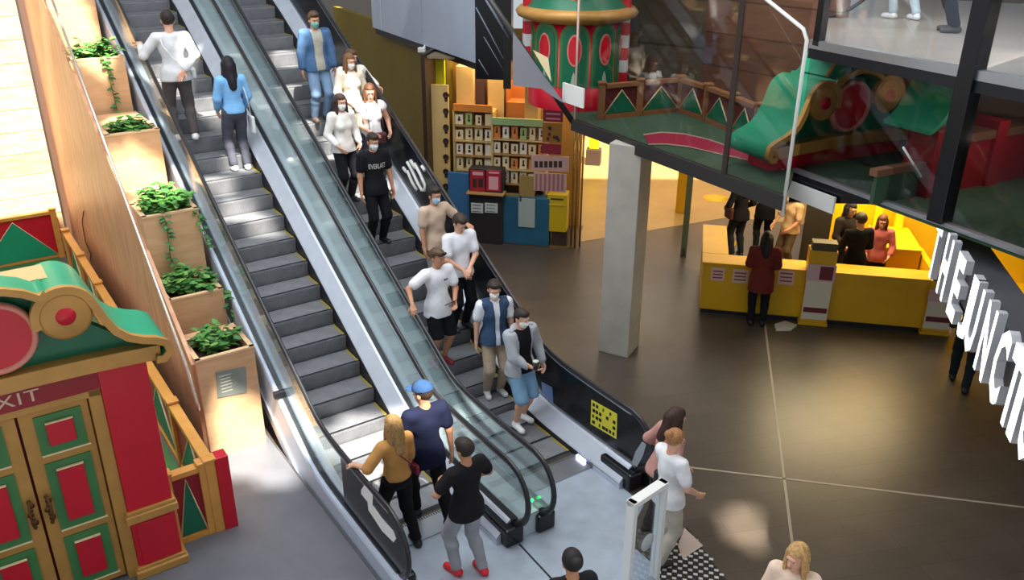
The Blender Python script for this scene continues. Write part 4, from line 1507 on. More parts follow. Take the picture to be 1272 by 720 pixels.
# small white lamp at the fascia corner
lp = hit(524, 62, FD0 - FN * -.1, FN)
b = MB(); b.box((lp.x, lp.y, lp.z), (.16, .16, .10), None, 0, .02); b.tube([(lp.x, lp.y, lp.z), (lp.x + .1, lp.y + .2, lp.z + .1)], .03, 6, 0)
tag(b.build('floodlight', m_white), 'small white floodlight under the lower edge of the grey fascia', 'lamp')

# ================================================================== YELLOW COUNTERS
m_yw = mat('counter_yellow', 'd8a512', 0.4, 0, .06, 2)
m_by = mat('bright_yellow', 'f6c80e', 0.45, 0, .04, 2)
YO = at(868, 388); YD = (at(1146, 413) - YO); YD = Vector((YD.x, YD.y, 0)).normalized(); YN = Vector((-YD.y, YD.x, 0))
YR = math.atan2(YD.y, YD.x)


def yl(P):
    w = Vector(P) - YO
    return Vector((w.dot(YD), w.dot(YN), P[2]))


def ypt(px, py, v):
    return yl(hit(px, py, YO + YN * v, YN))


t = empty('service_counter', YO, YR)
tag(t, 'left yellow service counter with a return side, by the pillar', 'counter')
b = MB(); xe = ypt(993, 402, 0).x
b.box2((0, 0, .08), (xe, .10, .93), 0, .01); b.box2((0, .10, .08), (.10, 1.9, .93), 0, .01); b.box2((.1, .1, .08), (xe, .45, .12)); b.build('body', m_yw, t)
b = MB(); b.box2((-.03, -.03, .93), (xe + .01, .42, .97), 0, .01); b.box2((-.03, .42, .93), (.42, 1.93, .97), 0, .01); b.build('top', m_yw, t)
b = MB(); b.box2((.03, .03, 0), (xe, .4, .08)); b.build('plinth', m_dark, t)
for px0, py0, px1, py1 in ((884, 332, 899, 349), (911, 334, 928, 352), (968, 334, 985, 354)):
    b = MB(); p0, p1 = ypt(px0, py0, -.005), ypt(px1, py1, -.005)
    b.box2((p0.x, -.012, p1.z), (p1.x, -.002, p0.z), 0); 
    for q_ in range(3):
        zz = p1.z + (p0.z - p1.z) * (.25 + .25 * q_)
        b.box2((p0.x + .03, -.016, zz - .012), (p1.x - .03, -.012, zz + .012), 1)
    b.build('notice', [mat('notice_pale', 'd9b8a8', .5) if px0 == 884 else bpy.data.materials['notice_pale'], mat('notice_print', '8a3a4a', .5) if px0 == 884 else bpy.data.materials['notice_print']], t)
t = empty('service_counter', YO + YD * (xe + .38), YR)
tag(t, 'right yellow service counter in front of the bright yellow booth', 'counter')
xe2 = ypt(1160, 413, 0).x - xe - .38
b = MB(); b.box2((0, 0, .08), (xe2, .10, .93), 0, .01); b.box2((0, .1, .08), (xe2, .45, .12)); b.box2((xe2 - .1, .1, .08), (xe2, 1.6, .93), 0, .01); b.build('body', m_yw, t)
b = MB(); b.box2((-.02, -.03, .93), (xe2 + .03, .40, .97), 0, .01); b.build('top', m_yw, t)
b = MB(); b.box2((.0, .03, 0), (xe2, .4, .08)); b.build('plinth', m_dark, t)


def totem(px0, px1, pyb, pyt, label, dimm):
    pb_ = at((px0 + px1) / 2, pyb)
    w_ = (px1 - px0) / (FPX / (pb_.y * _c + CAMZ * _s))
    zt_ = yl(hit((px0 + px1) / 2, pyt, pb_, YN)).z
    t = empty('poster_totem', pb_, YR)
    tag(t, label, 'stand', 'poster totems by the yellow counters')
    b = MB(); b.box2((-w_ / 2 - .02, -.02, 0), (w_ / 2 + .02, .32, .06), 0, .01); b.box2((-w_ / 2, 0, .06), (w_ / 2, .26, zt_ - .12), 0, .008); b.build('body', m_yw, t)
    b = MB(); b.box2((-w_ / 2 + .01, -.015, .12), (w_ / 2 - .01, 0, zt_ * .72)); b.build('poster', mat('totem_poster', 'd9cfb8', .5) if not dimm else bpy.data.materials['totem_poster'], t)
    b = MB(); b.box2((-w_ / 2 - .01, -.022, zt_ * .56), (w_ / 2 + .01, -.012, zt_ * .76)); b.build('photo_panel', mat('totem_photo', 'cfa9a9', .5) if not dimm else bpy.data.materials['totem_photo'], t)
    b = MB(); b.box2((-.02, -.028, zt_ * .58), (w_ / 2 - .03, -.02, zt_ * .74)); b.build('dark_print', mat('totem_print', '6a1f2c', .5) if not dimm else bpy.data.materials['totem_print'], t)
    b = MB(); b.box2((-w_ / 2 + .03, -.022, .25), (w_ / 2 - .03, -.014, .34)); b.build('dark_print', bpy.data.materials['totem_print'], t)
    b = MB(); b.box2((-w_ / 2 + .02, -.02, zt_ - .12), (w_ / 2 - .02, .2, zt_ + .02), 0, .01)
    for q_ in range(5):
        b.box((-w_ / 2 + .08 + q_ * .06, -.02, zt_ - .03), (.035, .02, .05))
    b.build('toy_tray', mat('tray_dark', '4a4220', .5) if not dimm else bpy.data.materials['tray_dark'], t)


totem(993, 1025, 404, 302, 'poster totem with a small tray on top between the two yellow counters', False)
totem(1144, 1176, 416, 340, 'poster totem at right end of yellow counter, beside the lettered sign', True)

# bright booth behind the right counter
b = MB(); p0, p1 = ypt(1014, 258, 2.6), ypt(1290, 258, 2.6)
b.box2((p0.x, 2.6, 0), (p1.x + 1.5, 2.7, 3.1)); o = b.build('wall_booth', m_by); lc = o.location.copy(); o.location = YO + YD * lc.x + YN * lc.y; o.rotation_euler.z = YR; struct(o)
b = MB(); p0 = ypt(1022, 300, 2.55); b.box2((p0.x, .5, -.0), (p1.x + 1.5, 2.6, .012)); o = b.build('floor_booth', m_by); lc = o.location.copy(); o.location = YO + YD * lc.x + YN * lc.y; o.rotation_euler.z = YR; struct(o)
t = empty('display_block', YO + YD * ypt(1112, 345, 1.2).x + YN * 1.2, YR)
tag(t, 'solid yellow block with a bright top behind right counter', 'block')
w_ = ypt(1140, 345, 1.2).x - ypt(1088, 345, 1.2).x
b = MB(); b.box2((-w_ / 2, 0, 0), (w_ / 2, 1.2, 1.0), 0, .01); b.build('body', m_yw, t)
b = MB(); b.box2((-w_ / 2 - .01, -.01, 1.0), (w_ / 2 + .01, 1.21, 1.03), 0, .008); b.build('top', m_by, t)
for px in (1091, 1119):
    pz = ypt(px, 262, 2.3)
    b = MB(); b.box((0, 0, 0), (.14, .14, 3.0), None, 0, .01)
    o_ = b.build('yellow_post', m_by); o_.location = YO + YD * pz.x + YN * 2.3 + Vector((0, 0, 0)); o_.rotation_euler.z = YR
    tag(o_, ('left' if px < 1100 else 'right') + ' one of two yellow posts at the back of the bright booth', 'post', 'booth posts')
b = MB(); p0, p1 = ypt(1003, 255, 2.0), ypt(1024, 330, 2.0); b.box2((p0.x, 2.0, 0), (p1.x, 2.1, 2.4)); o_ = b.build('dark_partition', mat('dark_partition', '2a241c', .6)); lc = o_.location.copy(); o_.location = YO + YD * lc.x + YN * lc.y; o_.rotation_euler.z = YR
tag(o_, 'dark partition board left of the bright yellow booth', 'partition')
# far right yellow panels beyond the sign
p0 = at(1222, 345); b = MB(); b.box((p0.x + .9, p0.y, .65), (2.0, .1, 1.3), Matrix.Rotation(YR, 3, 'Z')); tag(b.build('yellow_partition', m_by), 'yellow partition at right edge beyond the lettered sign', 'partition')

# floor things in the hall
for px, py, lb in ((888, 246, 'far'), (896, 340, 'near')):
    pass
for px, py, lb in ((889, 246, 'round yellow floor sticker farther back in the hall'), (897, 301, 'round yellow floor sticker partly hidden by the dark customers')):
    b = MB(); c_ = at(px, py); b.lathe([(0, .006), (.30, .006), (.30, 0)], 28, (c_.x, c_.y, 0)); tag(b.build('floor_sticker', m_by), lb, 'sticker', 'floor stickers')
t = empty('door_post', at(848, 318), GROT)
tag(t, 'grey-green upright door post with handle in the hall right of the pillar', 'post')
b = MB(); b.box2((-.05, -.05, 0), (.07, .05, 2.6), 0, .01); b.build('post', mat('grey_green', '5f6a58', .4, .3), t)
b = MB(); b.tube([(.0, -.06, .05), (.02, -.12, .12), (.0, -.06, .2)], .02, 6); b.build('handle', m_dark, t)
p0 = at(848, 262); b = MB(); b.box((p0.x, p0.y, .5), (.34, .34, 1.0), Matrix.Rotation(GROT, 3, 'Z'), 0, .02); b.box((p0.x, p0.y, 1.03), (.38, .38, .06), Matrix.Rotation(GROT, 3, 'Z'), 0, .01)
tag(b.build('litter_bin', m_yw), 'yellow box-shaped bin behind the grey-green door post', 'bin')
p0 = at(737, 204); t = empty('yellow_stand', p0, GROT); tag(t, 'narrow yellow stand on a dark foot, left of the pillar top', 'stand')
b = MB(); b.box2((-.13, -.1, .45), (.13, .1, 1.5), 0, .02); b.build('body', m_by, t)
b = MB(); b.box2((-.2, -.15, 0), (.2, .15, .45), 0, .02); b.build('foot', m_ink, t)
b = MB()
pw = [at(962, 404), at(975, 400), at(990, 405), at(982, 411), at(964, 411)]
b.prism([(p.x, p.y, .0) for p in pw], (0, 0, .03)); tag(b.build('paper_bag', mat('paper_white', 'd9d3c4', .7)), 'crumpled white paper lying on the floor before yellow counter', 'paper')

# ================================================================== FOREGROUND FLOOR THINGS
# white framed glass barrier
tL, tR = at(786, 622, 1.28), at(824, 597, 1.28)
bd_ = Vector((tR.x - tL.x, tR.y - tL.y, 0)); bw = bd_.length; bd_.normalize()
t = empty('glass_barrier', (tL.x, tL.y, 0), math.atan2(bd_.y, bd_.x))
tag(t, 'white framed glass barrier standing at the end of the escalator landing', 'barrier')
b = MB(); b.box2((-.03, -.05, 0), (.03, .05, 1.28), 0, .006); b.build('post', m_white, t)
b = MB(); b.box2((bw - .03, -.05, 0), (bw + .03, .05, 1.28), 0, .006); b.build('post', m_white, t)
b = MB(); b.box2((-.03, -.055, 1.22), (bw + .03, .055, 1.28), 0, .006); b.build('top_rail', m_white, t)
b = MB(); b.box2((.03, -.008, .06), (bw - .03, .008, 1.22)); b.build('glass_panel', m_gu, t)
b = MB(); b.box2((.03, -.03, 0), (bw - .03, .03, .06)); b.build('bottom_rail', m_steel, t)
b = MB(); b.lathe([(0, -.012), (.10, -.012), (.10, -.009)], 24, (bw * .6, 0, .62), 'y'); b.build('round_sticker', mat('sticker_pale', 'c9cdd0', .5), t)
# studded floor mat
gm = [at(px, py) for px, py in ((853, 655), (903, 722), (905, 760), (790, 760), (803, 726))]
t = empty('floor_mat', (gm[0].x, gm[0].y, 0)); tag(t, 'black floor mat with rows of white studs at the bottom right', 'mat')
b = MB(); b.prism([Vector((p.x, p.y, 0)) - Vector((gm[0].x, gm[0].y, 0)) for p in gm], (0, 0, .012)); b.build('base', mat('mat_black', '202024', .7), t)
b = MB()
poly = [(p.x - gm[0].x, p.y - gm[0].y) for p in gm]


def inside(x, y):
    c_ = False
    for i in range(len(poly)):
        x1, y1 = poly[i]; x2, y2 = poly[i - 1]
        if (y1 > y) != (y2 > y) and x < (x2 - x1) * (y - y1) / (y2 - y1) + x1:
            c_ = not c_
    return c_


for i in range(-40, 60):
    for j in range(-60, 20):
        x, y = G2.x * i * .055 + G1.x * j * .055, G2.y * i * .055 + G1.y * j * .055
        if (i + j) % 2 == 0 and inside(x, y):
            b.box((x, y, .016), (.045, .03, .008), Matrix.Rotation(GROT, 3, 'Z'))
so_ = b.build('stud_pattern', mat('stud_white', 'd9d6d0', .6), t); so_['kind'] = 'stuff'
b = MB(); pw = [at(842, 680), at(850, 657), at(873, 679), at(848, 696)]
b.prism([(p.x, p.y, .016) for p in pw], (0, 0, .006)); tag(b.build('paper_sheet', mat('pinkish_paper', 'cdb9ae', .7)), 'pinkish pale sheet on the floor at the corner of the studded mat', 'paper')

# ================================================================== PEOPLE
# Bodies are continuous implicit surfaces (tapered limbs blended together), meshed by surface nets.
def surface_net(F, org, h):
    nx, ny, nz = F.shape
    S = F < 0
    cs_ = S[:-1, :-1, :-1].astype(np.int8)
    tot = np.zeros(cs_.shape, np.int8)
    for dx in (0, 1):
        for dy in (0, 1):
            for dz in (0, 1):
                tot += S[dx:nx - 1 + dx, dy:ny - 1 + dy, dz:nz - 1 + dz]
    act = (tot > 0) & (tot < 8)
    ids = np.full(act.shape, -1, np.int64)
    I, J, K = np.nonzero(act)
    n = len(I)
    if n == 0:
        return np.zeros((0, 3)), np.zeros((0, 4), int)
    ids[I, J, K] = np.arange(n)
    acc = np.zeros((n, 3)); cnt = np.zeros(n)
    corners = [(a, b_, c_) for a in (0, 1) for b_ in (0, 1) for c_ in (0, 1)]
    for p in corners:
        for ax in range(3):
            if p[ax] == 1:
                continue
            q = list(p); q[ax] = 1
            f0 = F[I + p[0], J + p[1], K + p[2]]; f1 = F[I + q[0], J + q[1], K + q[2]]
            m = (f0 < 0) != (f1 < 0)
            t = np.where(m, f0 / np.where(m, f0 - f1, 1), 0)
            P = np.stack([np.full(n, p[0]), np.full(n, p[1]), np.full(n, p[2])], 1).astype(float)
            P[:, ax] += t
            acc[m] += P[m]; cnt[m] += 1
    V = (acc / cnt[:, None] + np.stack([I, J, K], 1)) * h + np.array(org)
    quads = []
    for ax in range(3):
        a1, a2 = [(1, 2), (2, 0), (0, 1)][ax]
        sl0 = [slice(None)] * 3; sl1 = [slice(None)] * 3
        sl0[ax] = slice(0, -1); sl1[ax] = slice(1, None)
        A = S[tuple(sl0)]; B = S[tuple(sl1)]
        X = np.stack(np.nonzero(A != B), 1)
        lim = np.array(F.shape) - 1
        ok = (X[:, a1] > 0) & (X[:, a2] > 0) & (X[:, a1] < lim[a1]) & (X[:, a2] < lim[a2])
        X = X[ok]
        flip = A[X[:, 0], X[:, 1], X[:, 2]]
        def cid(d1, d2):
            Y = X.copy(); Y[:, a1] -= d1; Y[:, a2] -= d2
            return ids[Y[:, 0], Y[:, 1], Y[:, 2]]
        q = np.stack([cid(1, 1), cid(0, 1), cid(0, 0), cid(1, 0)], 1)
        q[~flip] = q[~flip][:, ::-1]
        quads.append(q)
    Q = np.concatenate(quads)
    return V, Q[(Q >= 0).all(1)]


class Field:
    def __init__(self, lo, hi, h):
        self.h = h
        self.lo = np.array(lo) - 2 * h
        n = np.ceil((np.array(hi) + 2 * h - self.lo) / h).astype(int) + 1
        self.ax = [self.lo[i] + np.arange(n[i]) * h for i in range(3)]
        self.F = np.full(tuple(n), 1.0)

    def sub(self, lo, hi):
        s = []
        for i in range(3):
            a = max(0, int((lo[i] - self.lo[i]) / self.h)); b_ = min(len(self.ax[i]), int((hi[i] - self.lo[i]) / self.h) + 2)
            if b_ <= a:
                return None, None
            s.append(slice(a, b_))
        return tuple(s), np.meshgrid(*[self.ax[i][s[i]] for i in range(3)], indexing='ij')

    def blend(self, s, d, k):
        f = self.F[s]
        if k > 0:
            hh = np.clip(0.5 + 0.5 * (f - d) / k, 0, 1)
            self.F[s] = f * (1 - hh) + d * hh - k * hh * (1 - hh)
        else:
            self.F[s] = np.minimum(f, d)

    def cap(self, a, b_, ra, rb, k=.02, off=0.0):
        a, b_ = np.array(a, float), np.array(b_, float)
        r_ = max(ra, rb) + off + .06 + k
        s, g = self.sub(np.minimum(a, b_) - r_, np.maximum(a, b_) + r_)
        if s is None:
            return self
        ab = b_ - a
        L = max(ab @ ab, 1e-9)
        px = [g[i] - a[i] for i in range(3)]
        t = np.clip((px[0] * ab[0] + px[1] * ab[1] + px[2] * ab[2]) / L, 0, 1)
        d = np.sqrt(sum((px[i] - t * ab[i]) ** 2 for i in range(3))) - (ra + (rb - ra) * t) - off
        self.blend(s, d, k)
        return self

    def ell(self, c, r_, Rm=None, k=.02, off=0.0):
        c = np.array(c, float); r_ = np.array(r_, float) + off
        m = r_.max() + .06 + k
        s, g = self.sub(c - m, c + m)
        if s is None:
            return self
        P = [g[i] - c[i] for i in range(3)]
        if Rm is not None:
            P = [sum(Rm[j][i] * P[j] for j in range(3)) for i in range(3)]
        q = np.sqrt(sum((P[i] / r_[i]) ** 2 for i in range(3)))
        q2 = np.sqrt(sum((P[i] / r_[i] ** 2) ** 2 for i in range(3))) + 1e-6
        d = q * (q - 1) / q2
        self.blend(s, np.where(q < .05, -r_.min(), d), k)
        return self

    def grid(self):
        return np.meshgrid(*self.ax, indexing='ij')

    def cut(self, n, p):
        """keep the side opposite to n"""
        g = self.grid()
        d = sum((g[i] - p[i]) * n[i] for i in range(3))
        self.F = np.maximum(self.F, d)
        return self

    def wrinkle(self, amp, seed):
        g = self.grid()
        r_ = np.random.RandomState(seed)
        w = 0
        for q in range(5):
            kx, ky, kz = r_.uniform(-26, 26), r_.uniform(-26, 26), r_.uniform(10, 40)
            w = w + np.sin(g[0] * kx + g[1] * ky + g[2] * kz + r_.uniform(0, 6))
        self.F = self.F + amp * w / 3
        return self

    def mesh(self):
        return surface_net(self.F, self.lo, self.h)


def mesh_from(name, parts, mats, parent):
    vs, fs, mi = [], [], []
    o_ = 0
    for V, Q, m_ in parts:
        vs.append(V); fs.append(np.asarray(Q) + o_); mi += [m_] * len(Q); o_ += len(V)
    V = np.concatenate(vs)
    me = bpy.data.meshes.new(name)
    me.from_pydata(V.tolist(), [], [tuple(int(i) for i in f) for q in fs for f in q])
    for m_ in mats:
        me.materials.append(m_)
    me.polygons.foreach_set('material_index', mi)
    me.polygons.foreach_set('use_smooth', [True] * len(me.polygons))
    me.update()
    ob = bpy.data.objects.new(name, me)
    COL.objects.link(ob)
    ob.parent = parent
    return ob


def unit(v):
    v = np.array(v, float)
    return v / (np.linalg.norm(v) + 1e-9)


def ik(a, target, l1, l2, pole):
    a, target = np.array(a, float), np.array(target, float)
    d = target - a
    L = np.linalg.norm(d)
    L2 = min(L, (l1 + l2) * .995)
    u = d / (L + 1e-9)
    x = (l1 * l1 - l2 * l2 + L2 * L2) / (2 * L2)
    y = math.sqrt(max(0, l1 * l1 - x * x))
    p = np.array(pole, float); p = p - u * (p @ u); p = unit(p)
    return a + u * x + p * y, a + u * L2


SKIN = {'light': 'd9a58a', 'tan': 'c08a6a', 'pale': 'e3b59c', 'brown': '9a6a4c'}


def person(name_label, loc, yaw, height, top=None, bottom=None, shoes='dddddd', hair=('3a2a20', 'short'), skin='light', female=False,
           lh=None, rh=None, lf=(-.10, 0, 0), rf=(.10, 0, 0), lean=0.0, side=0.0, twist=0.0, head=(0, 0), mask=None, cap_col=None,
           res=.0155, bag=None, hgt_drop=0.0, group=None, glasses=None, logo=None, lw=None, sole=None):
    """top = dict(col, sleeve 0..1, hem, open, kind); local frame: +y forward, +x right"""
    sc = height / 1.75
    root = empty('person', loc, yaw)
    root.scale = (sc, sc, sc)
    tag(root, name_label, 'person', group)
    sw = .165 if female else .188          # shoulder half width
    hw = .088
    hip_r = (.168, .120, .125) if female else (.158, .115, .125)
    zp = .93 - hgt_drop
    pel = np.array([0, 0, zp])
    ln, sd_, tw_ = R(lean), R(side), R(twist)
    upv = unit([math.sin(sd_), math.sin(ln), math.cos(ln) * math.cos(sd_)])
    fw = unit(np.array([math.sin(-tw_), math.cos(tw_), 0]) - upv * (upv @ np.array([math.sin(-tw_), math.cos(tw_), 0])))
    rt = np.cross(fw, upv)
    Tm = np.stack([rt, fw, upv], 1)
    T = lambda x, y, z: pel + Tm @ np.array([x, y, z])
    # head frame
    hy, hp = R(head[0]), R(head[1])
    hup = unit(upv * .35 + np.array([0, 0, .65]))
    f0 = np.array([math.sin(-hy - tw_), math.cos(hy + tw_), 0])
    f0 = unit(f0 - hup * (hup @ f0))
    hf = unit(f0 * math.cos(hp) + hup * math.sin(hp)); hu = unit(hup * math.cos(hp) - f0 * math.sin(hp)); hr = np.cross(hf, hu)
    Hm = np.stack([hr, hf, hu], 1)
    neck = T(0, -.005, .535)
    hc = neck + hup * .155 + hf * .022
    H = lambda x, y, z: hc + Hm @ np.array([x, y, z])
    # limbs
    sh = {-1: T(-sw, -.005, .475), 1: T(sw, -.005, .475)}
    hip = {-1: T(-hw, 0, -.03), 1: T(hw, 0, -.03)}
    hands = {-1: lh or (-.27, .06, .82), 1: rh or (.27, .06, .82)}
    el, wr, kn, an = {}, {}, {}, {}
    for sg in (-1, 1):
        tgt = np.array(hands[sg][:3], float)
        pole = hands[sg][3] if len(hands[sg]) > 3 else (sg * .5, -.7, -.4)
        el[sg], wr[sg] = ik(sh[sg], tgt, .285, .255, pole)
        ft = (lf if sg < 0 else rf)
        an[sg] = np.array([ft[0], ft[1] - .04, ft[2] + .085])
        kp = (sg * .12 + (math.sin(-R(ft[3])) if len(ft) > 3 else 0), 1, 0)
        kn[sg], an[sg] = ik(hip[sg], an[sg], .445, .425, kp)
    foot_yaw = {-1: R(lf[3]) if len(lf) > 3 else R(8), 1: R(rf[3]) if len(rf) > 3 else R(-8)}
    # ---- helpers adding anatomy
    def torso(F, off=0.0, k=.035, z0=True):
        F.ell(T(0, -.005, .0), hip_r, Tm, k, off)
        F.cap(T(0, 0, .03), T(0, .005, .22), .105, .108, k, off)
        F.ell(T(0, .004, .13), (.135 if not female else .122, .098, .15), Tm, k, off)
        F.ell(T(0, .0, .345), (.160 if not female else .142, .112, .17), Tm, k, off)
        F.cap(T(-sw + .03, -.01, .465), T(sw - .03, -.01, .465), .062, .062, k, off)
        if female:
            for sg in (-1, 1):
                F.ell(T(sg * .068, .085, .325), (.058, .05, .058), Tm, .03, off)
        return F
    def arm(F, sg, t1=1.0, off=0.0, k=.025, fl=0.0):
        """t1 in 0..2: upper arm 0-1, forearm 1-2"""
        a, e, w = sh[sg], el[sg], wr[sg]
        u = min(t1, 1)
        F.cap(a, a + (e - a) * u, .056, .056 - .016 * u + fl, k, off)
        if t1 > 1:
            v = t1 - 1
            F.cap(e, e + (w - e) * v, .041, .041 - .014 * v + fl, k, off)
        return F
    def leg(F, sg, t1=2.0, off=0.0, k=.03, fl=0.0):
        a, e, w = hip[sg], kn[sg], an[sg]
        u = min(t1, 1)
        F.cap(a, a + (e - a) * u, .090, .090 - .036 * u + fl * u, k, off)
        if t1 > 1:
            v = t1 - 1
            m_ = e + (w - e) * .3 - np.array([0, .012, 0])
            F.cap(e, m_, .053, .056, k, off)
            F.cap(m_, e + (w - e) * v, .056, .056 - .022 * v + fl, k, off)
        return F
    lo = np.array([-.45, -.5, -.02]); hi = np.array([.45, .5, 1.55])
    for d_ in (el, wr, kn, an):
        for sg in (-1, 1):
            lo = np.minimum(lo, d_[sg] - .16); hi = np.maximum(hi, d_[sg] + .16)
    skm = mat('skin', SKIN[skin], .55, 0, .05, 8) if ('skin', skin) not in M else M[('skin', skin)]
    M[('skin', skin)] = skm
    # ---- body (one continuous mesh; head and hands refined)
    F = Field(lo, hi, res)
    torso(F); F.cap(T(0, -.01, .49), neck + hup * .10, .060, .052, .03)
    for sg in (-1, 1):
        arm(F, sg, 2.0); leg(F, sg, 2.0)
        fy = foot_yaw[sg]; fd = np.array([math.sin(-fy), math.cos(fy), 0])
        base = an[sg] + np.array([0, 0, -.04])
        F.cap(base - fd * .03, base + fd * .13, .034, .028, .03)
    parts = [(*F.mesh(), 0)]
    Hd = Field(hc - .2, hc + .2, res * .55)
    Hd.ell(H(0, -.012, .028), (.078, .098, .098), Hm, .02)
    Hd.ell(H(0, .022, -.045), (.060, .074, .075), Hm, .03)
    Hd.ell(H(0, .060, -.090), (.030, .030, .026), Hm, .025)
    Hd.cap(H(0, .092, .005), H(0, .112, -.032), .010, .015, .012)
    Hd.ell(H(0, .088, .030), (.055, .018, .012), Hm, .015)
    Hd.ell(H(0, .094, -.064), (.025, .010, .009), Hm, .008)
    for sg in (-1, 1):
        Hd.ell(H(sg * .078, -.005, -.012), (.012, .022, .033), Hm, .008)
    Hd.cap(neck - upv * .02, neck + hup * .10, .056, .052, .025)
    parts.append((*Hd.mesh(), 0))
    # hands
    for sg in (-1, 1):
        dv = unit(wr[sg] - el[sg])
        side_ = np.cross(dv, np.array([0, 0, 1.0]))
        pn = hands[sg][4] if len(hands[sg]) > 4 else (-sg, 0.2, 0)     # palm faces this way
        pn = np.array(pn, float); pn = unit(pn - dv * (pn @ dv))
        lat_ = np.cross(dv, pn) * sg
        w = wr[sg]
        Fh = Field(w - .24, w + .24, res * .42)
        Fh.cap(w - dv * .05, w + dv * .01, .028, .026, .015)
        curl0 = hands[sg][5] if len(hands[sg]) > 5 else 22
        for q in range(4):
            o_ = (q - 1.5) * .021
            kk = w + dv * (.088 - .006 * abs(q - 1.2)) + lat_ * o_
            Fh.cap(w + dv * .012 + lat_ * o_ * .6, kk, .0145, .0125, .016)
            p_, d_ = kk, dv
            for j, ln_ in enumerate([(.040, .028, .02), (.045, .031, .022), (.042, .029, .021), (.033, .022, .018)][q]):
                an_ = R(curl0 * (.8 + .25 * j))
                d_ = unit(d_ * math.cos(an_) + pn * math.sin(an_))
                Fh.cap(p_, p_ + d_ * ln_, .0095 - .001 * j, .0088 - .001 * j, .004)
                p_ = p_ + d_ * ln_
        tp = w + dv * .025 - lat_ * .024
        td = unit(dv * .55 - lat_ * .65 + pn * .35)
        t2 = tp + td * .045
        t3 = t2 + unit(dv * .9 - lat_ * .25 + pn * .4) * .032
        Fh.cap(tp, t2, .0150, .0120, .012); Fh.cap(t2, t3, .0115, .0095, .004)
        parts.append((*Fh.mesh(), 0))
    body_mats = [skm, C('2a211d', .3, var=0), C('b0605a', .5, var=0), C('f0ece6', .3, var=0)]
    # eyes, brows, lips live in the body mesh
    def blob(c, r_, m_):
        Fb = Field(np.array(c) - max(r_) * 1.3 - .01, np.array(c) + max(r_) * 1.3 + .01, max(.0035, max(r_) / 4))
        Fb.ell(c, r_, Hm, 0)
        parts.append((*Fb.mesh(), m_))
    for sg in (-1, 1):
        blob(H(sg * .031, .084, .006), (.014, .010, .008), 3)
        blob(H(sg * .031, .0905, .006), (.007, .007, .007), 1)
        blob(H(sg * .032, .094, .027), (.018, .007, .005), 1)
    blob(H(0, .100, -.064), (.022, .008, .008), 2)
    mesh_from('body', parts, body_mats, root)
    rs = res
    seed = int(abs(loc[0] * 977 + loc[1] * 331)) % 10000
    # ---- bottoms
    if bottom:
        kind, col = bottom[0], bottom[1]
        Fp = Field(lo, hi, rs)
        Fp.ell(T(0, -.005, .0), hip_r, Tm, .03, .014)
        Fp.cap(T(0, 0, .02), T(0, 0, .12), .115, .112, .03, .014)
        Fp.ell(T(0, .0, .08), (.136, .10, .10), Tm, .03, .014)
        if kind == 'long':
            fl = bottom[2] if len(bottom) > 2 else .012
            for sg in (-1, 1):
                leg(Fp, sg, 1.93, .014, .035, fl)
        elif kind == 'shorts':
            for sg in (-1, 1):
                leg(Fp, sg, bottom[2] if len(bottom) > 2 else .92, .018, .035, .030)
        Fp.wrinkle(.003, seed)
        Fp.cut(upv, T(0, 0, .125))
        if kind == 'shorts':
            t_ = bottom[2] if len(bottom) > 2 else .92
            for sg in (-1, 1):
                pass
            zc = min((hip[sg] + (kn[sg] - hip[sg]) * min(t_, 1))[2] for sg in (-1, 1)) - .015
            Fp.cut((0, 0, -1), (0, 0, zc))
        mesh_from('trousers' if kind == 'long' else 'shorts', [(*Fp.mesh(), 0)], [CLOTH(col)], root)
    # ---- tops
    tops = top if isinstance(top, list) else [top]
    for ti, tp_ in enumerate(tops):
        if not tp_:
            continue
        off = tp_.get('off', .014 + .012 * ti)
        Ft = Field(lo, hi, rs)
        torso(Ft, off + .003, .04)
        Ft.cap(T(0, 0, .05), T(0, .0, -.02), .125, .14, .04, off)
        hem = tp_.get('hem', -.06)
        if hem < -.05:
            Ft.cap(T(0, 0, 0), T(0, 0, hem), .124, .136, .05, off + .014); Ft.cap(T(-.06, 0, 0), T(-.07, 0, hem), .10, .115, .05, off + .014); Ft.cap(T(.06, 0, 0), T(.07, 0, hem), .10, .115, .05, off + .014)
        slv = tp_.get('sleeve', .6)
        if slv > 0:
            for sg in (-1, 1):
                arm(Ft, sg, slv, off + .004, .03, .010 if slv <= 1 else .004)
        Ft.wrinkle(tp_.get('wr', .0035), seed + ti * 7)
        if tp_.get('kind') == 'hood':
            Ft.ell(T(0, -.075, .52), (.105, .07, .06), Tm, .03)
        Ft.cut(-upv, T(0, 0, hem))
        nk = tp_.get('neck', .545)
        Ft.cut(unit(upv - fw * -.35 * 1), T(0, 0, nk))
        if tp_.get('open'):
            g = Ft.grid()
            P = [g[i] - pel[i] for i in range(3)]
            X = sum(P[i] * rt[i] for i in range(3)); Y = sum(P[i] * fw[i] for i in range(3)); Z = sum(P[i] * upv[i] for i in range(3))
            wd_ = tp_['open'] + .02 * np.clip((Z - .3) * 3, 0, 1)
            wedge = np.maximum(np.abs(X) - wd_, -Y + .02)
            Ft.F = np.maximum(Ft.F, -wedge)
            if slv == 0:
                pass
        if slv == 0:
            for sg in (-1, 1):
                c_ = sh[sg] + rt * sg * .035 - upv * .05
                g = Ft.grid()
                d = np.sqrt(sum((g[i] - c_[i]) ** 2 for i in range(3))) - .085
                Ft.F = np.maximum(Ft.F, -d)
        mesh_from(tp_.get('name', 'shirt'), [(*Ft.mesh(), 0)], [CLOTH(tp_['col'])], root)
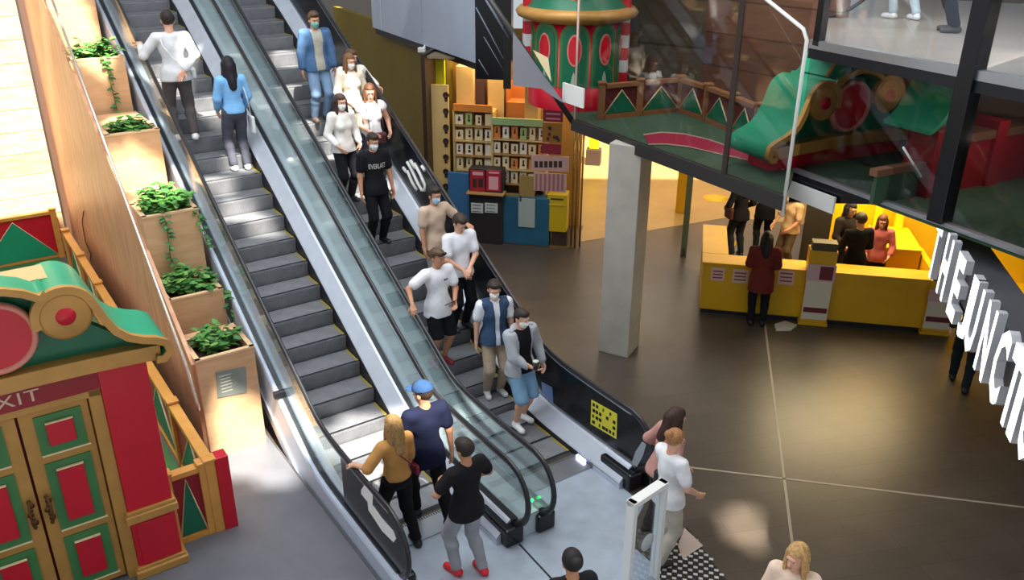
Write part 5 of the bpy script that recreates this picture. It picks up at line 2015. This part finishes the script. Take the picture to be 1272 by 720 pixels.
    # ---- shoes
    for sg in (-1, 1):
        if shoes is None:
            break
        fy = foot_yaw[sg]; fd = np.array([math.sin(-fy), math.cos(fy), 0])
        ft = (lf if sg < 0 else rf)
        b0 = np.array([an[sg][0], an[sg][1], ft[2]])
        Fs = Field(b0 - .25, b0 + .28, .011)
        Fs.cap(b0 - fd * .035 + [0, 0, .045], b0 + fd * .155 + [0, 0, .034], .046, .042, .02)
        Fs.cap(b0 + [0, 0, .05], b0 + [0, 0, .095], .046, .043, .03)
        Fs.cut((0, 0, -1), (0, 0, ft[2] + .004)); Fs.cut((0, 0, 1), (0, 0, ft[2] + .115))
        V, Q = Fs.mesh()
        so2 = mesh_from('shoe', [(V, Q, 0)], [C(shoes, .5)], root)
        pass
    # ---- hair
    hcol, hst = hair
    hm = C(hcol, .55, 0, .35, .4, vscale=40, bscale=140, spec=.4)
    if hst != 'bald':
        Fh = Field(hc - .30 - np.array([0, 0, .35]), hc + .22, res * .7)
        Fh.ell(H(0, -.016, .034), (.091, .110, .106), Hm, 0)
        if hst in ('short', 'fade'):
            Fh.ell(H(0, .045, .095), (.06, .05, .03), Hm, .03)
        if hst == 'fade':
            pass
        g = Fh.grid()
        P = [g[i] - hc[i] for i in range(3)]
        X = sum(P[i] * hr[i] for i in range(3)); Y = sum(P[i] * hf[i] for i in range(3)); Z = sum(P[i] * hu[i] for i in range(3))
        face = np.maximum(-(Y - .028 - .35 * np.clip(Z - .045, 0, 1)), Z - .060 + 0 * X)      # removed region: in front, under the hairline
        Fh.F = np.maximum(Fh.F, -face)
        if hst in ('short', 'fade'):
            Fh.F = np.maximum(Fh.F, -(Z + .055 + .3 * np.clip(Y, -1, 1) * 0) - 0.0)
            ear = np.maximum(np.abs(Z + .03) - .04, np.abs(Y - .0) - .03)
            Fh.F = np.maximum(Fh.F, -np.maximum(ear, .07 - np.abs(X)))
        elif hst == 'bun':
            Fh.F = np.maximum(Fh.F, -(Z + .06))
            Fh.ell(H(0, -.12, .06), (.05, .05, .05), Hm, .01)
        else:
            wL = {'long': .26, 'mid': .17, 'pony': .22}[hst]
            if hst == 'pony':
                Fh.F = np.maximum(Fh.F, -(Z + .06))
                Fh.cap(H(0, -.11, .02), H(0, -.135, -wL), .036, .02, .02)
            else:
                Fh.F = np.maximum(Fh.F, -(Z + .09))
                bk = T(0, -.115, .52 - wL * .55)
                Fh.cap(H(0, -.075, -.02), bk, .075, .060, .03)
                for sg in (-1, 1):
                    Fh.cap(H(sg * .066, -.03, .0), T(sg * .085, -.06, .50 - wL * .45), .042, .034, .03)
                    if not mask or True:
                        Fh.cap(H(sg * .078, .012, .02), T(sg * .105, .045, .48 - wL * .5), .026, .020, .02)
        Fh.wrinkle(.004, seed + 3)
        mesh_from('hair', [(*Fh.mesh(), 0)], [hm], root)
    if cap_col:
        Fc = Field(hc - .25, hc + .25, res * .6)
        Fc.ell(H(0, -.014, .045), (.099, .118, .100), Hm, 0)
        Fc.cut(-hu, H(0, 0, .042))
        Fb = Field(hc - .3, hc + .3, res * .6)
        Fb.ell(H(0, .115, .046), (.078, .085, .011), Hm, 0)
        g = Fb.grid()
        V1, Q1 = Fc.mesh(); V2, Q2 = Fb.mesh()
        mesh_from('cap', [(V1, Q1, 0), (V2, Q2, 0)], [CLOTH(cap_col)], root)
    if mask:
        Fm = Field(hc - .22, hc + .22, res * .5)
        Fm.ell(H(0, .024, -.048), (.066, .082, .078), Hm, .02)
        Fm.ell(H(0, .066, -.085), (.036, .036, .034), Hm, .02)
        Fm.cap(H(0, .095, -.012), H(0, .112, -.040), .014, .02, .02)
        Fm.cut(hu, H(0, 0, -.008)); Fm.cut(-hf, H(0, .030, 0)); Fm.cut(-hu, H(0, 0, -.118))
        mesh_from('face_mask', [(*Fm.mesh(), 0)], [CLOTH(mask)], root)
    if glasses:
        b = MB()
        for sg in (-1, 1):
            b.tube([H(sg * .06, .09, .062 + .02), H(sg * .015, .105, .062 + .02)], .018, 8)
            b.tube([H(sg * .07, .085, .08), H(sg * .09, -.02, .06)], .005, 5)
        b.build('sunglasses', C(glasses, .2), root)
    if logo:
        vs, fs = text_mesh(logo[0], logo[1], logo[2], .004, .01)
        b = MB()
        # seat the print on the chest
        out = []
        for v in vs:
            x, z = v.x + logo[4], v.z + logo[3]
            yy = .112 * math.sqrt(max(0, 1 - (x / .17) ** 2)) * 1.0 + .035 + logo[6]
            out.append(T(x * -1 if False else x, yy + (-v.y), z))
        # mirrored because the wearer faces the viewer
        out2 = []
        for v, w in zip(vs, out):
            x, z = -(v.x) + logo[4], v.z + logo[3]
            yy = .112 * math.sqrt(max(0, 1 - (x / .17) ** 2)) + .035 + logo[6]
            out2.append(T(x, yy, z))
        b.add(out2, [f for f in fs], 0)
        b.build('chest_print', C(logo[5], .7), root)
    root['_wr'] = 0
    del root['_wr']
    mw = Matrix.Translation(Vector(loc)) @ Matrix.Rotation(yaw, 4, 'Z') @ Matrix.Scale(sc, 4)
    info = dict(root=root, mw=mw, wr=wr, el=el, T=T, sh=sh, H=H, fw=fw, rt=rt, upv=upv)
    return info


def W(info, p):
    return info['mw'] @ Vector(tuple(p))


def handbag(info, cpt, size, col, strap, label, cat='bag', name='handbag'):
    """bag hanging at local point cpt, strap = list of local points"""
    root = empty(name, W(info, cpt), info['root'].rotation_euler.z)
    tag(root, label, cat)
    b = MB(); b.box((0, 0, 0), size, None, 0, min(size) * .35); b.build('bag_body', C(col, .6), root)
    b = MB(); b.box((0, size[1] * .1, size[2] * .28), (size[0] * 1.03, size[1] * 1.0, size[2] * .45), None, 0, min(size) * .3); b.build('bag_flap', C(col, .5), root)
    if strap:
        inv = root.matrix_basis.inverted() if False else (Matrix.Translation(root.location) @ Matrix.Rotation(info['root'].rotation_euler.z, 4, 'Z')).inverted()
        b = MB(); b.tube([inv @ W(info, p) for p in strap], .008, 6); b.build('bag_strap', C(col, .6), root)
    return root


# ---- placing
K_STEPS = [(0.161 + 0.405 * k, zn(0.161 + 0.405 * k) + .012) for k in range(-3, 25)]


def on_step(px, py, h, off):
    """step position (off = lateral of escalator) whose standing point puts a head of height h at the pixel"""
    best = None
    for s, z in K_STEPS:
        P = at(px, py, z + h)
        l, sl, _ = to_l(P)
        mis = max(s + .06 - sl, sl - (s + .34), 0)
        if best is None or mis < best[0]:
            best = (mis, l, min(max(sl, s + .06), s + .34), z)
    mis, l, sl, z = best
    l = min(max(l, off - .36), off + .36)
    return E(l, sl, z), (l - off, sl, z, mis)


def on_floor(px, py, h, z=0.0):
    P = at(px, py, z + h)
    return Vector((P.x, P.y, z))


UP_YAW = PSI            # facing uphill
DN_YAW = PSI + math.pi  # facing downhill
TS = lambda col, hem=-.08, sl=.62, **k: dict(col=col, hem=hem, sleeve=sl, name='t_shirt', **k)

def rail_hand(P, yaw, h, l, ds, pole):
    """local hand target resting on the handrail at lateral l, ds further along the slope"""
    s = to_l(P)[1] + ds
    w = E(l, s, rail_z(s) + .055)
    q = Matrix.Rotation(-yaw, 4, 'Z') @ (w - Vector(P)) * (1.75 / h)
    return (q.x, q.y, q.z, pole, (0, 0, -1), 25)


# --- left escalator
P, i_ = on_step(214, 22, 1.94, 0.0)
p1 = person('man in pale grey top and dark trousers on left escalator, reaching for the left handrail', P, UP_YAW - .1, 1.94,
            dict(col='d3d3d6', sleeve=1.85, hem=-.10, name='long_sleeved_top'), ('long', '5a5354'), 'e6e6e2', ('231c19', 'short'), 'light',
            lh=rail_hand(P, UP_YAW - .1, 1.94, -.728, .34, (-.3, -.5, -.6)), rh=(.10, -.17, .98, (.9, -.5, -.2), (0, -1, 0)), lf=(-.11, .02, 0), rf=(.13, -.02, 0), head=(-6, -4))
handbag(p1, (.24, .08, .90), (.07, .20, .16), 'ececec', [(-.13, .06, 1.46), (-.15, -.03, 1.47), (-.13, -.135, 1.32), (-.02, -.160, 1.14), (.10, -.165, 1.0), (.20, -.08, .95), (.24, .04, .93)], 'white shoulder bag whose strap crosses the pale grey top on left escalator', name='shoulder_bag')
P, i_ = on_step(264, 62, 1.76, 0.0)
p2 = person('woman in light blue top and dark jeans with long black hair, on the left escalator', P, UP_YAW, 1.76,
            dict(col='7fb8ea', sleeve=1.75, hem=-.02, name='blouse'), ('long', '4e4f5c'), 'f2f2ee', ('17151a', 'long'), 'light', True,
            lh=(-.20, .16, .92), rh=(.21, .14, .92), lf=(-.10, .03, 0), rf=(.10, .0, 0), head=(-8, -2))
handbag(p2, (.25, -.02, .70), (.05, .20, .26), 'e9ecee', [(.15, -.05, 1.38), (.20, -.09, 1.1), (.24, -.05, .84)], 'white bag hanging at the right hip of woman in light blue', name='handbag')

# --- right escalator, from the top down
RO = PITCH_ESC
P, i_ = on_step(403, 17, 1.80, RO)
person('man in open denim jacket, jeans and green face mask, highest on the right escalator', P, DN_YAW, 1.80,
       [TS('a9a79a', -.08), dict(col='4b6a90', sleeve=1.85, hem=-.10, open=.075, name='denim_jacket')], ('long', '829dbe'), '6a5a50', ('4a3626', 'short'), 'tan',
       lh=(-.26, .10, .85), rh=(.27, .03, .85), mask='79b0a8', head=(0, -10))
P, i_ = on_step(433, 66, 1.68, RO)
p4 = person('woman in cream top with white face mask behind the long-haired pair, right escalator', P, DN_YAW, 1.68,
       dict(col='f1e6d2', sleeve=1.7, hem=-.06, name='blouse'), ('long', '8d8a76'), 'd9d4c8', ('7a5636', 'long'), 'light', True, mask='f0efec',
       lh=(-.18, .20, 1.02), rh=(.18, .20, 1.0), head=(8, -8))
P, i_ = on_step(447, 52, 1.70, RO)
person('person in white top by the right handrail, behind the cream-topped woman', P + RX * .12, DN_YAW, 1.70,
       dict(col='f3efe8', sleeve=1.6, hem=-.06, name='shirt'), ('long', '6b6a70'), '55504c', ('5a4030', 'short'), 'light',
       lh=(-.40, .22, 1.10), rh=(.2, .15, .95), head=(20, -6))
P, i_ = on_step(428, 118, 1.72, RO)
person('woman in white jacket and dark trousers with long dark hair and white mask, right escalator', P, DN_YAW + .15, 1.72,
       dict(col='e9e6e2', sleeve=1.8, hem=-.08, name='jacket'), ('long', '1e1e24'), '2a2a2c', ('3b2a26', 'long'), 'light', True, mask='f2f2f0',
       lh=(-.16, .22, 1.0), rh=(.2, .18, .98), head=(-5, -8))
P, i_ = on_step(466, 102, 1.78, RO)
p7 = person('woman in white sleeveless top with long brown hair, beside the yellow wall', P, DN_YAW - .1, 1.78,
       dict(col='eef0f2', sleeve=.12, hem=-.05, name='sleeveless_top'), ('long', '3a3f4c'), 'c9c4bc', ('5f3c26', 'long'), 'light', True,
       lh=(-.24, .16, 1.02), rh=(.10, .24, 1.04), head=(-12, -14))
handbag(p7, (-.02, .20, .93), (.26, .09, .18), '4a1f26', [(-.12, .2, 1.0), (-.15, .05, 1.40), (.1, .1, 1.38), (.1, .2, 1.0)], 'dark maroon bag held by the brown-haired woman in white sleeveless top')
P, i_ = on_step(464, 165, 1.74, RO)
person('man in black shirt with white chest lettering and black trousers, right escalator', P, DN_YAW, 1.74,
       TS('17171b', -.12), ('long', '15151a'), '1c1c1e', ('2d211c', 'short'), 'tan', mask='d8e2e8',
       lh=(-.26, .08, .84), rh=(.26, .06, .84), head=(0, -12), logo=('EVERLAST', .27, .075, .34, 0, 'eeeeee', .0))
P, i_ = on_step(551, 220, 1.78, RO)
person('man in beige shirt with pale blue mask, left arm stretched to the right-hand rail', P, DN_YAW + .1, 1.78,
       TS('c9b19c', -.10), ('long', '8c8681'), 'b9b4ac', ('2a211c', 'short'), 'tan', mask='a9c6dd',
       lh=rail_hand(P, DN_YAW + .1, 1.78, RO + .728, -.30, (-.6, -.2, -.6)), rh=(.25, .08, .84), head=(0, -6))
P, i_ = on_step(600, 266, 1.80, RO)
person('man in plain white shirt looking down, black trousers, arms folded low, right escalator', P, DN_YAW, 1.80,
       TS('e6e9f2', -.06, .7), ('long', '1b1b20'), '2a2a2c', ('3a2b22', 'short'), 'light',
       lh=(-.02, .24, 1.02, (-.8, -.2, -.4), (0, -.5, -1)), rh=(.08, .22, 1.0, (.8, -.2, -.4), (0, -.5, -1)), head=(8, -30))
P, i_ = on_step(546, 310, 1.77, RO)
p11 = person('man in white shirt and black shorts holding a phone, sunglasses on his head', P, DN_YAW + .05, 1.77,
       TS('e9ebf1', -.14, .66), ('shorts', '17181c', .9), '8e2433', ('5a4632', 'short'), 'tan', glasses='2a2018',
       lh=(-.10, .26, 1.02, (-.7, -.5, -.3), (0, -.2, 1)), rh=rail_hand(P, DN_YAW + .05, 1.77, RO - .728, -.18, (.6, -.6, -.2)), head=(10, -8), logo=('--', .07, .022, .40, -.05, '4a4a55', .0))
b = MB(); wp = W(p11, p11['wr'][-1]); b.box((0, 0, 0), (.16, .075, .012), None, 0, .005)
o_ = b.build('phone', m_black); o_.location = wp + Vector((-.05, -.06, .02)); o_.rotation_euler = (.5, .2, DN_YAW)
tag(o_, 'black phone in the hand of man in white shirt and shorts', 'phone')
P, i_ = on_step(612, 346, 1.78, RO)
person('man in navy vest over white shirt with mask and beige trousers, second from the bottom', P, DN_YAW - .25, 1.78,
       [TS('e2e6ee', -.08), dict(col='3a4f6e', sleeve=0, hem=-.08, open=.03, name='vest')], ('long', 'b39f8a'), 'd8d8d6', ('2e231e', 'short'), 'light', mask='eef0f0',
       lh=(-.24, .08, .84), rh=(.27, .02, .84), head=(-14, -12))
P, i_ = on_step(649, 384, 1.74, RO)
p13 = person('man in open grey hoodie, black shirt and blue shorts, lowest on right escalator', P, DN_YAW + .08, 1.74,
       [TS('15161a', -.06), dict(col='a9adb6', sleeve=1.9, hem=-.12, open=.10, kind='hood', name='hoodie')], ('shorts', '7fa6c6', .98), 'eef0f2', ('2b211c', 'short'), 'light', mask='f0efec',
       lh=(-.30, .10, .92, (-.6, -.6, -.2)), rh=(.05, .26, 1.02, (.8, -.3, -.4), (0, -.4, 1)), head=(4, -10), rf=(.11, .10, 0), lf=(-.11, -.02, 0))
b = MB(); wp = W(p13, p13['wr'][1]); b.lathe([(0, -.06), (.034, -.06), (.038, .05), (0, .05)], 16); b.lathe([(.038, .05), (.04, .062), (0, .066)], 16, mi=1)
o_ = b.build('cup', [C('2a2a24', .4), C('d8dccb', .4)]); o_.location = wp + (W(p13, (0, .3, 0)) - W(p13, (0, 0, 0))) * .28 + Vector((.02, 0, .0))
tag(o_, 'dark takeaway cup with pale lid held by the man in grey hoodie', 'cup')

# --- on the landing
P = on_floor(488, 516, 1.66)
p14 = person('woman in mustard top and black trousers with blonde hair, entering the left escalator', P, UP_YAW + .1, 1.66,
       dict(col='bd8a50', sleeve=1.0, hem=.02, name='top'), ('long', '17171b'), '1c1c1e', ('977648', 'mid'), 'light', True,
       lh=rail_hand(P, UP_YAW + .1, 1.66, -.728, .22, (-.6, -.4, -.6)), rh=(.22, .10, .86), lf=(-.06, .16, 0), rf=(.12, -.14, 0), head=(6, -4))
handbag(p14, (.24, -.02, .95), (.05, .14, .12), '7a1f33', [(-.12, -.04, 1.43), (.0, -.14, 1.28), (.16, -.12, 1.08), (.24, -.04, 1.0)], 'small dark red bag on a pale strap across the mustard top', name='crossbody_bag')
P = on_floor(526, 474, 1.86)
person('tall man in navy shirt and blue cap walking onto the left escalator', P, UP_YAW - .05, 1.86,
       TS('141932', -.14, .66), ('long', '14141a'), '22222a', ('3a2b22', 'short'), 'tan', cap_col='2c4870',
       lh=(-.26, .10, .86), rh=(.27, -.06, .86), lf=(-.07, .22, 0), rf=(.12, -.26, 0.0), head=(28, -10))
P = on_floor(578, 545, 1.70)
P = Vector((P.x, P.y, 0))
p16 = person('man in black shirt, grey trousers and red shoes at the foot of the escalators', P, UP_YAW + .12, 1.70,
       TS('1d1b1e', -.12, .68), ('long', '9a9ba1'), 'd8232f', ('2a211d', 'short'), 'tan',
       lh=(-.16, .26, 1.12, (-.8, -.3, -.4)), rh=(.20, .22, 1.06, (.8, -.3, -.4)), lf=(-.11, .10, 0), rf=(.12, -.08, 0), head=(4, -14))
P = on_floor(712, 684, 1.68)
person('dark-haired person in a dark top, only head and shoulder at the bottom edge', P, UP_YAW - .3, 1.68,
       dict(col='24242a', sleeve=1.8, hem=-.08, name='jacket'), ('long', '2a2a30'), '222222', ('1a1718', 'bun'), 'tan', True, head=(0, -6))
P = on_floor(826, 507, 1.68)
p18 = person('woman in dusky pink top with dark brown hair, turning behind the glass barrier', P, R(-70), 1.68,
       dict(col='c08f86', sleeve=1.2, hem=-.05, name='top'), ('long', '26262c'), '1e1e20', ('3b2620', 'mid'), 'light', True,
       lh=(-.30, .20, 1.0), rh=(.26, .12, .9), lean=14, head=(0, -20))
handbag(p18, (.30, -.10, 1.0), (.10, .26, .34), '1b1b20', [(.18, .06, 1.42), (.26, -.02, 1.25)], 'black backpack of the dark-haired woman beside the black escalator wall', name='backpack')
P = on_floor(838, 533, 1.68)
person('blonde woman in white shirt and pale trousers walking beside the glass barrier', P, R(-60), 1.68,
       dict(col='e4e6ea', sleeve=.7, hem=-.10, name='shirt'), ('long', 'b8b0a4'), '2a2220', ('a9764a', 'bun'), 'light', True,
       lh=(-.18, .34, 1.06, (-.6, -.6, -.4), (0, 0, -1)), rh=(.24, .22, .98), lf=(-.09, .10, 0), rf=(.10, -.10, 0), head=(0, -22))
P = on_floor(994, 676, 1.66)
person('blonde woman in a peach top, head and shoulders at the bottom edge of the picture', P, R(150), 1.66,
       dict(col='ecd2bc', sleeve=.8, hem=-.08, name='top'), ('long', '3a3a44'), '333333', ('c39a62', 'long'), 'light', True, head=(-20, -4))

# --- hall and counters
far = .019


def far_person(label, foot, h, yaw, z=0.0, **k):
    P = at(foot[0], foot[1], z)
    return person(label, P, yaw, h, res=far, **k)


p20 = far_person('customer in black jacket with a red-brown shoulder bag, inside the yellow counter', (913, 318), 1.72, R(15), top=dict(col='1c1a1e', sleeve=1.85, hem=-.12, name='jacket'), bottom=('long', '23272c'), shoes='151515', hair=('1a1614', 'mid'), lh=(-.22, .2, 1.0), rh=(.22, .2, 1.0), head=(0, -18), female=True)
handbag(p20, (-.26, -.02, .98), (.09, .26, .24), '4f2420', [(-.15, .02, 1.42), (-.22, .0, 1.2), (-.26, .0, 1.1)], 'red-brown shoulder bag of the customer in black jacket')
far_person('customer in dark coat right beside the one with red-brown bag', (944, 312), 1.74, R(-10), top=dict(col='18161a', sleeve=1.85, hem=-.2, name='coat'), bottom=('long', '1e2126'), shoes='151515', hair=('17130f', 'short'), lh=(-.2, .2, 1.0), rh=(.2, .2, 1.0), head=(0, -20))
far_person('person in cream shirt behind the left yellow counter', (974, 335), 1.66, R(120), top=dict(col='dcb98e', sleeve=.8, hem=-.08, name='shirt'), bottom=('long', '6b5a44'), shoes='332a22', hair=('2a201a', 'short'), skin='tan', lh=(-.2, .28, 1.0), rh=(.2, .28, 1.0), head=(0, -16))
far_person('person in long maroon coat and dark trousers standing at left yellow counter', (939, 402), 1.68, R(-12), top=dict(col='6a2a22', sleeve=1.9, hem=-.28, off=.03, name='coat'), bottom=('long', '16171c'), shoes='101012', hair=('15110f', 'mid'), lh=(-.14, .26, 1.02), rh=(.14, .26, 1.02), head=(0, -20))
p24 = None
for lab, hx, hy, hh_, v_, col, hair_, yw_ in (('person in patterned dark top, left of three inside the bright booth', 1058, 250, 1.74, 1.45, '2b2320', ('1c1512', 'mid'), 200),
                                     ('person in black top, middle of the three in the bright booth', 1072, 264, 1.68, .75, '121214', ('2e2118', 'short'), 10),
                                     ('person in dusty red top, right of three inside the bright booth', 1098, 266, 1.62, 1.25, 'b5605a', ('5a3018', 'mid'), 160)):
    q = hit(hx, hy, YO + YN * v_, YN)
    person(lab, Vector((q.x, q.y, 0)), R(yw_), q.z if 1.45 < q.z < 1.95 else hh_, dict(col=col, sleeve=1.7, hem=-.1, name='top'), ('long', '1e1e22'), '151515', hair_, 'tan', lh=(-.2, .25, 1.0), rh=(.2, .25, 1.0), head=(0, -12), res=far)
far_person('person in dark clothes whose legs show behind the lettered sign', (1190, 478), 1.74, R(-30), top=dict(col='2a2a30', sleeve=1.8, hem=-.1, name='jacket'), bottom=('long', '1a2226'), shoes='101012', hair=('1a1614', 'short'), lf=(-.1, .2, 0), rf=(.1, -.16, 0))
# --- upper floor, top right
far_person('person in dark jeans and black and white trainers on the upper floor, top right', (1180, 40), 1.75, R(75), 5.0, top=dict(col='3a3f4a', sleeve=1.8, hem=-.1, name='jacket'), bottom=('long', '23283a'), shoes='3a3a40', hair=('2a201a', 'short'))
far_person('person in pale jeans at top edge of the upper floor', (1122, 24), 1.72, R(20), 5.0, top=dict(col='7a7a80', sleeve=1.8, hem=-.1, name='jacket'), bottom=('long', 'b9cbd6'), shoes='e6eaee', hair=('2a201a', 'short'), lf=(-.12, .15, 0), rf=(.1, -.1, 0))
b = MB()
pp_ = [hit(px, py, at(1045, 22, 5.0), (0, 1, 0)) for px, py in ((1024, 24), (1040, 18), (1058, 10), (1072, 0), (1080, -14))]
b.tube(pp_, .03, 8); b.tube([pp_[0], Vector((pp_[0].x, pp_[0].y, 5.0))], .03, 8)
tag(b.build('curved_rail', m_dark), 'dark curved rail on the upper floor beside the black upright', 'rail')
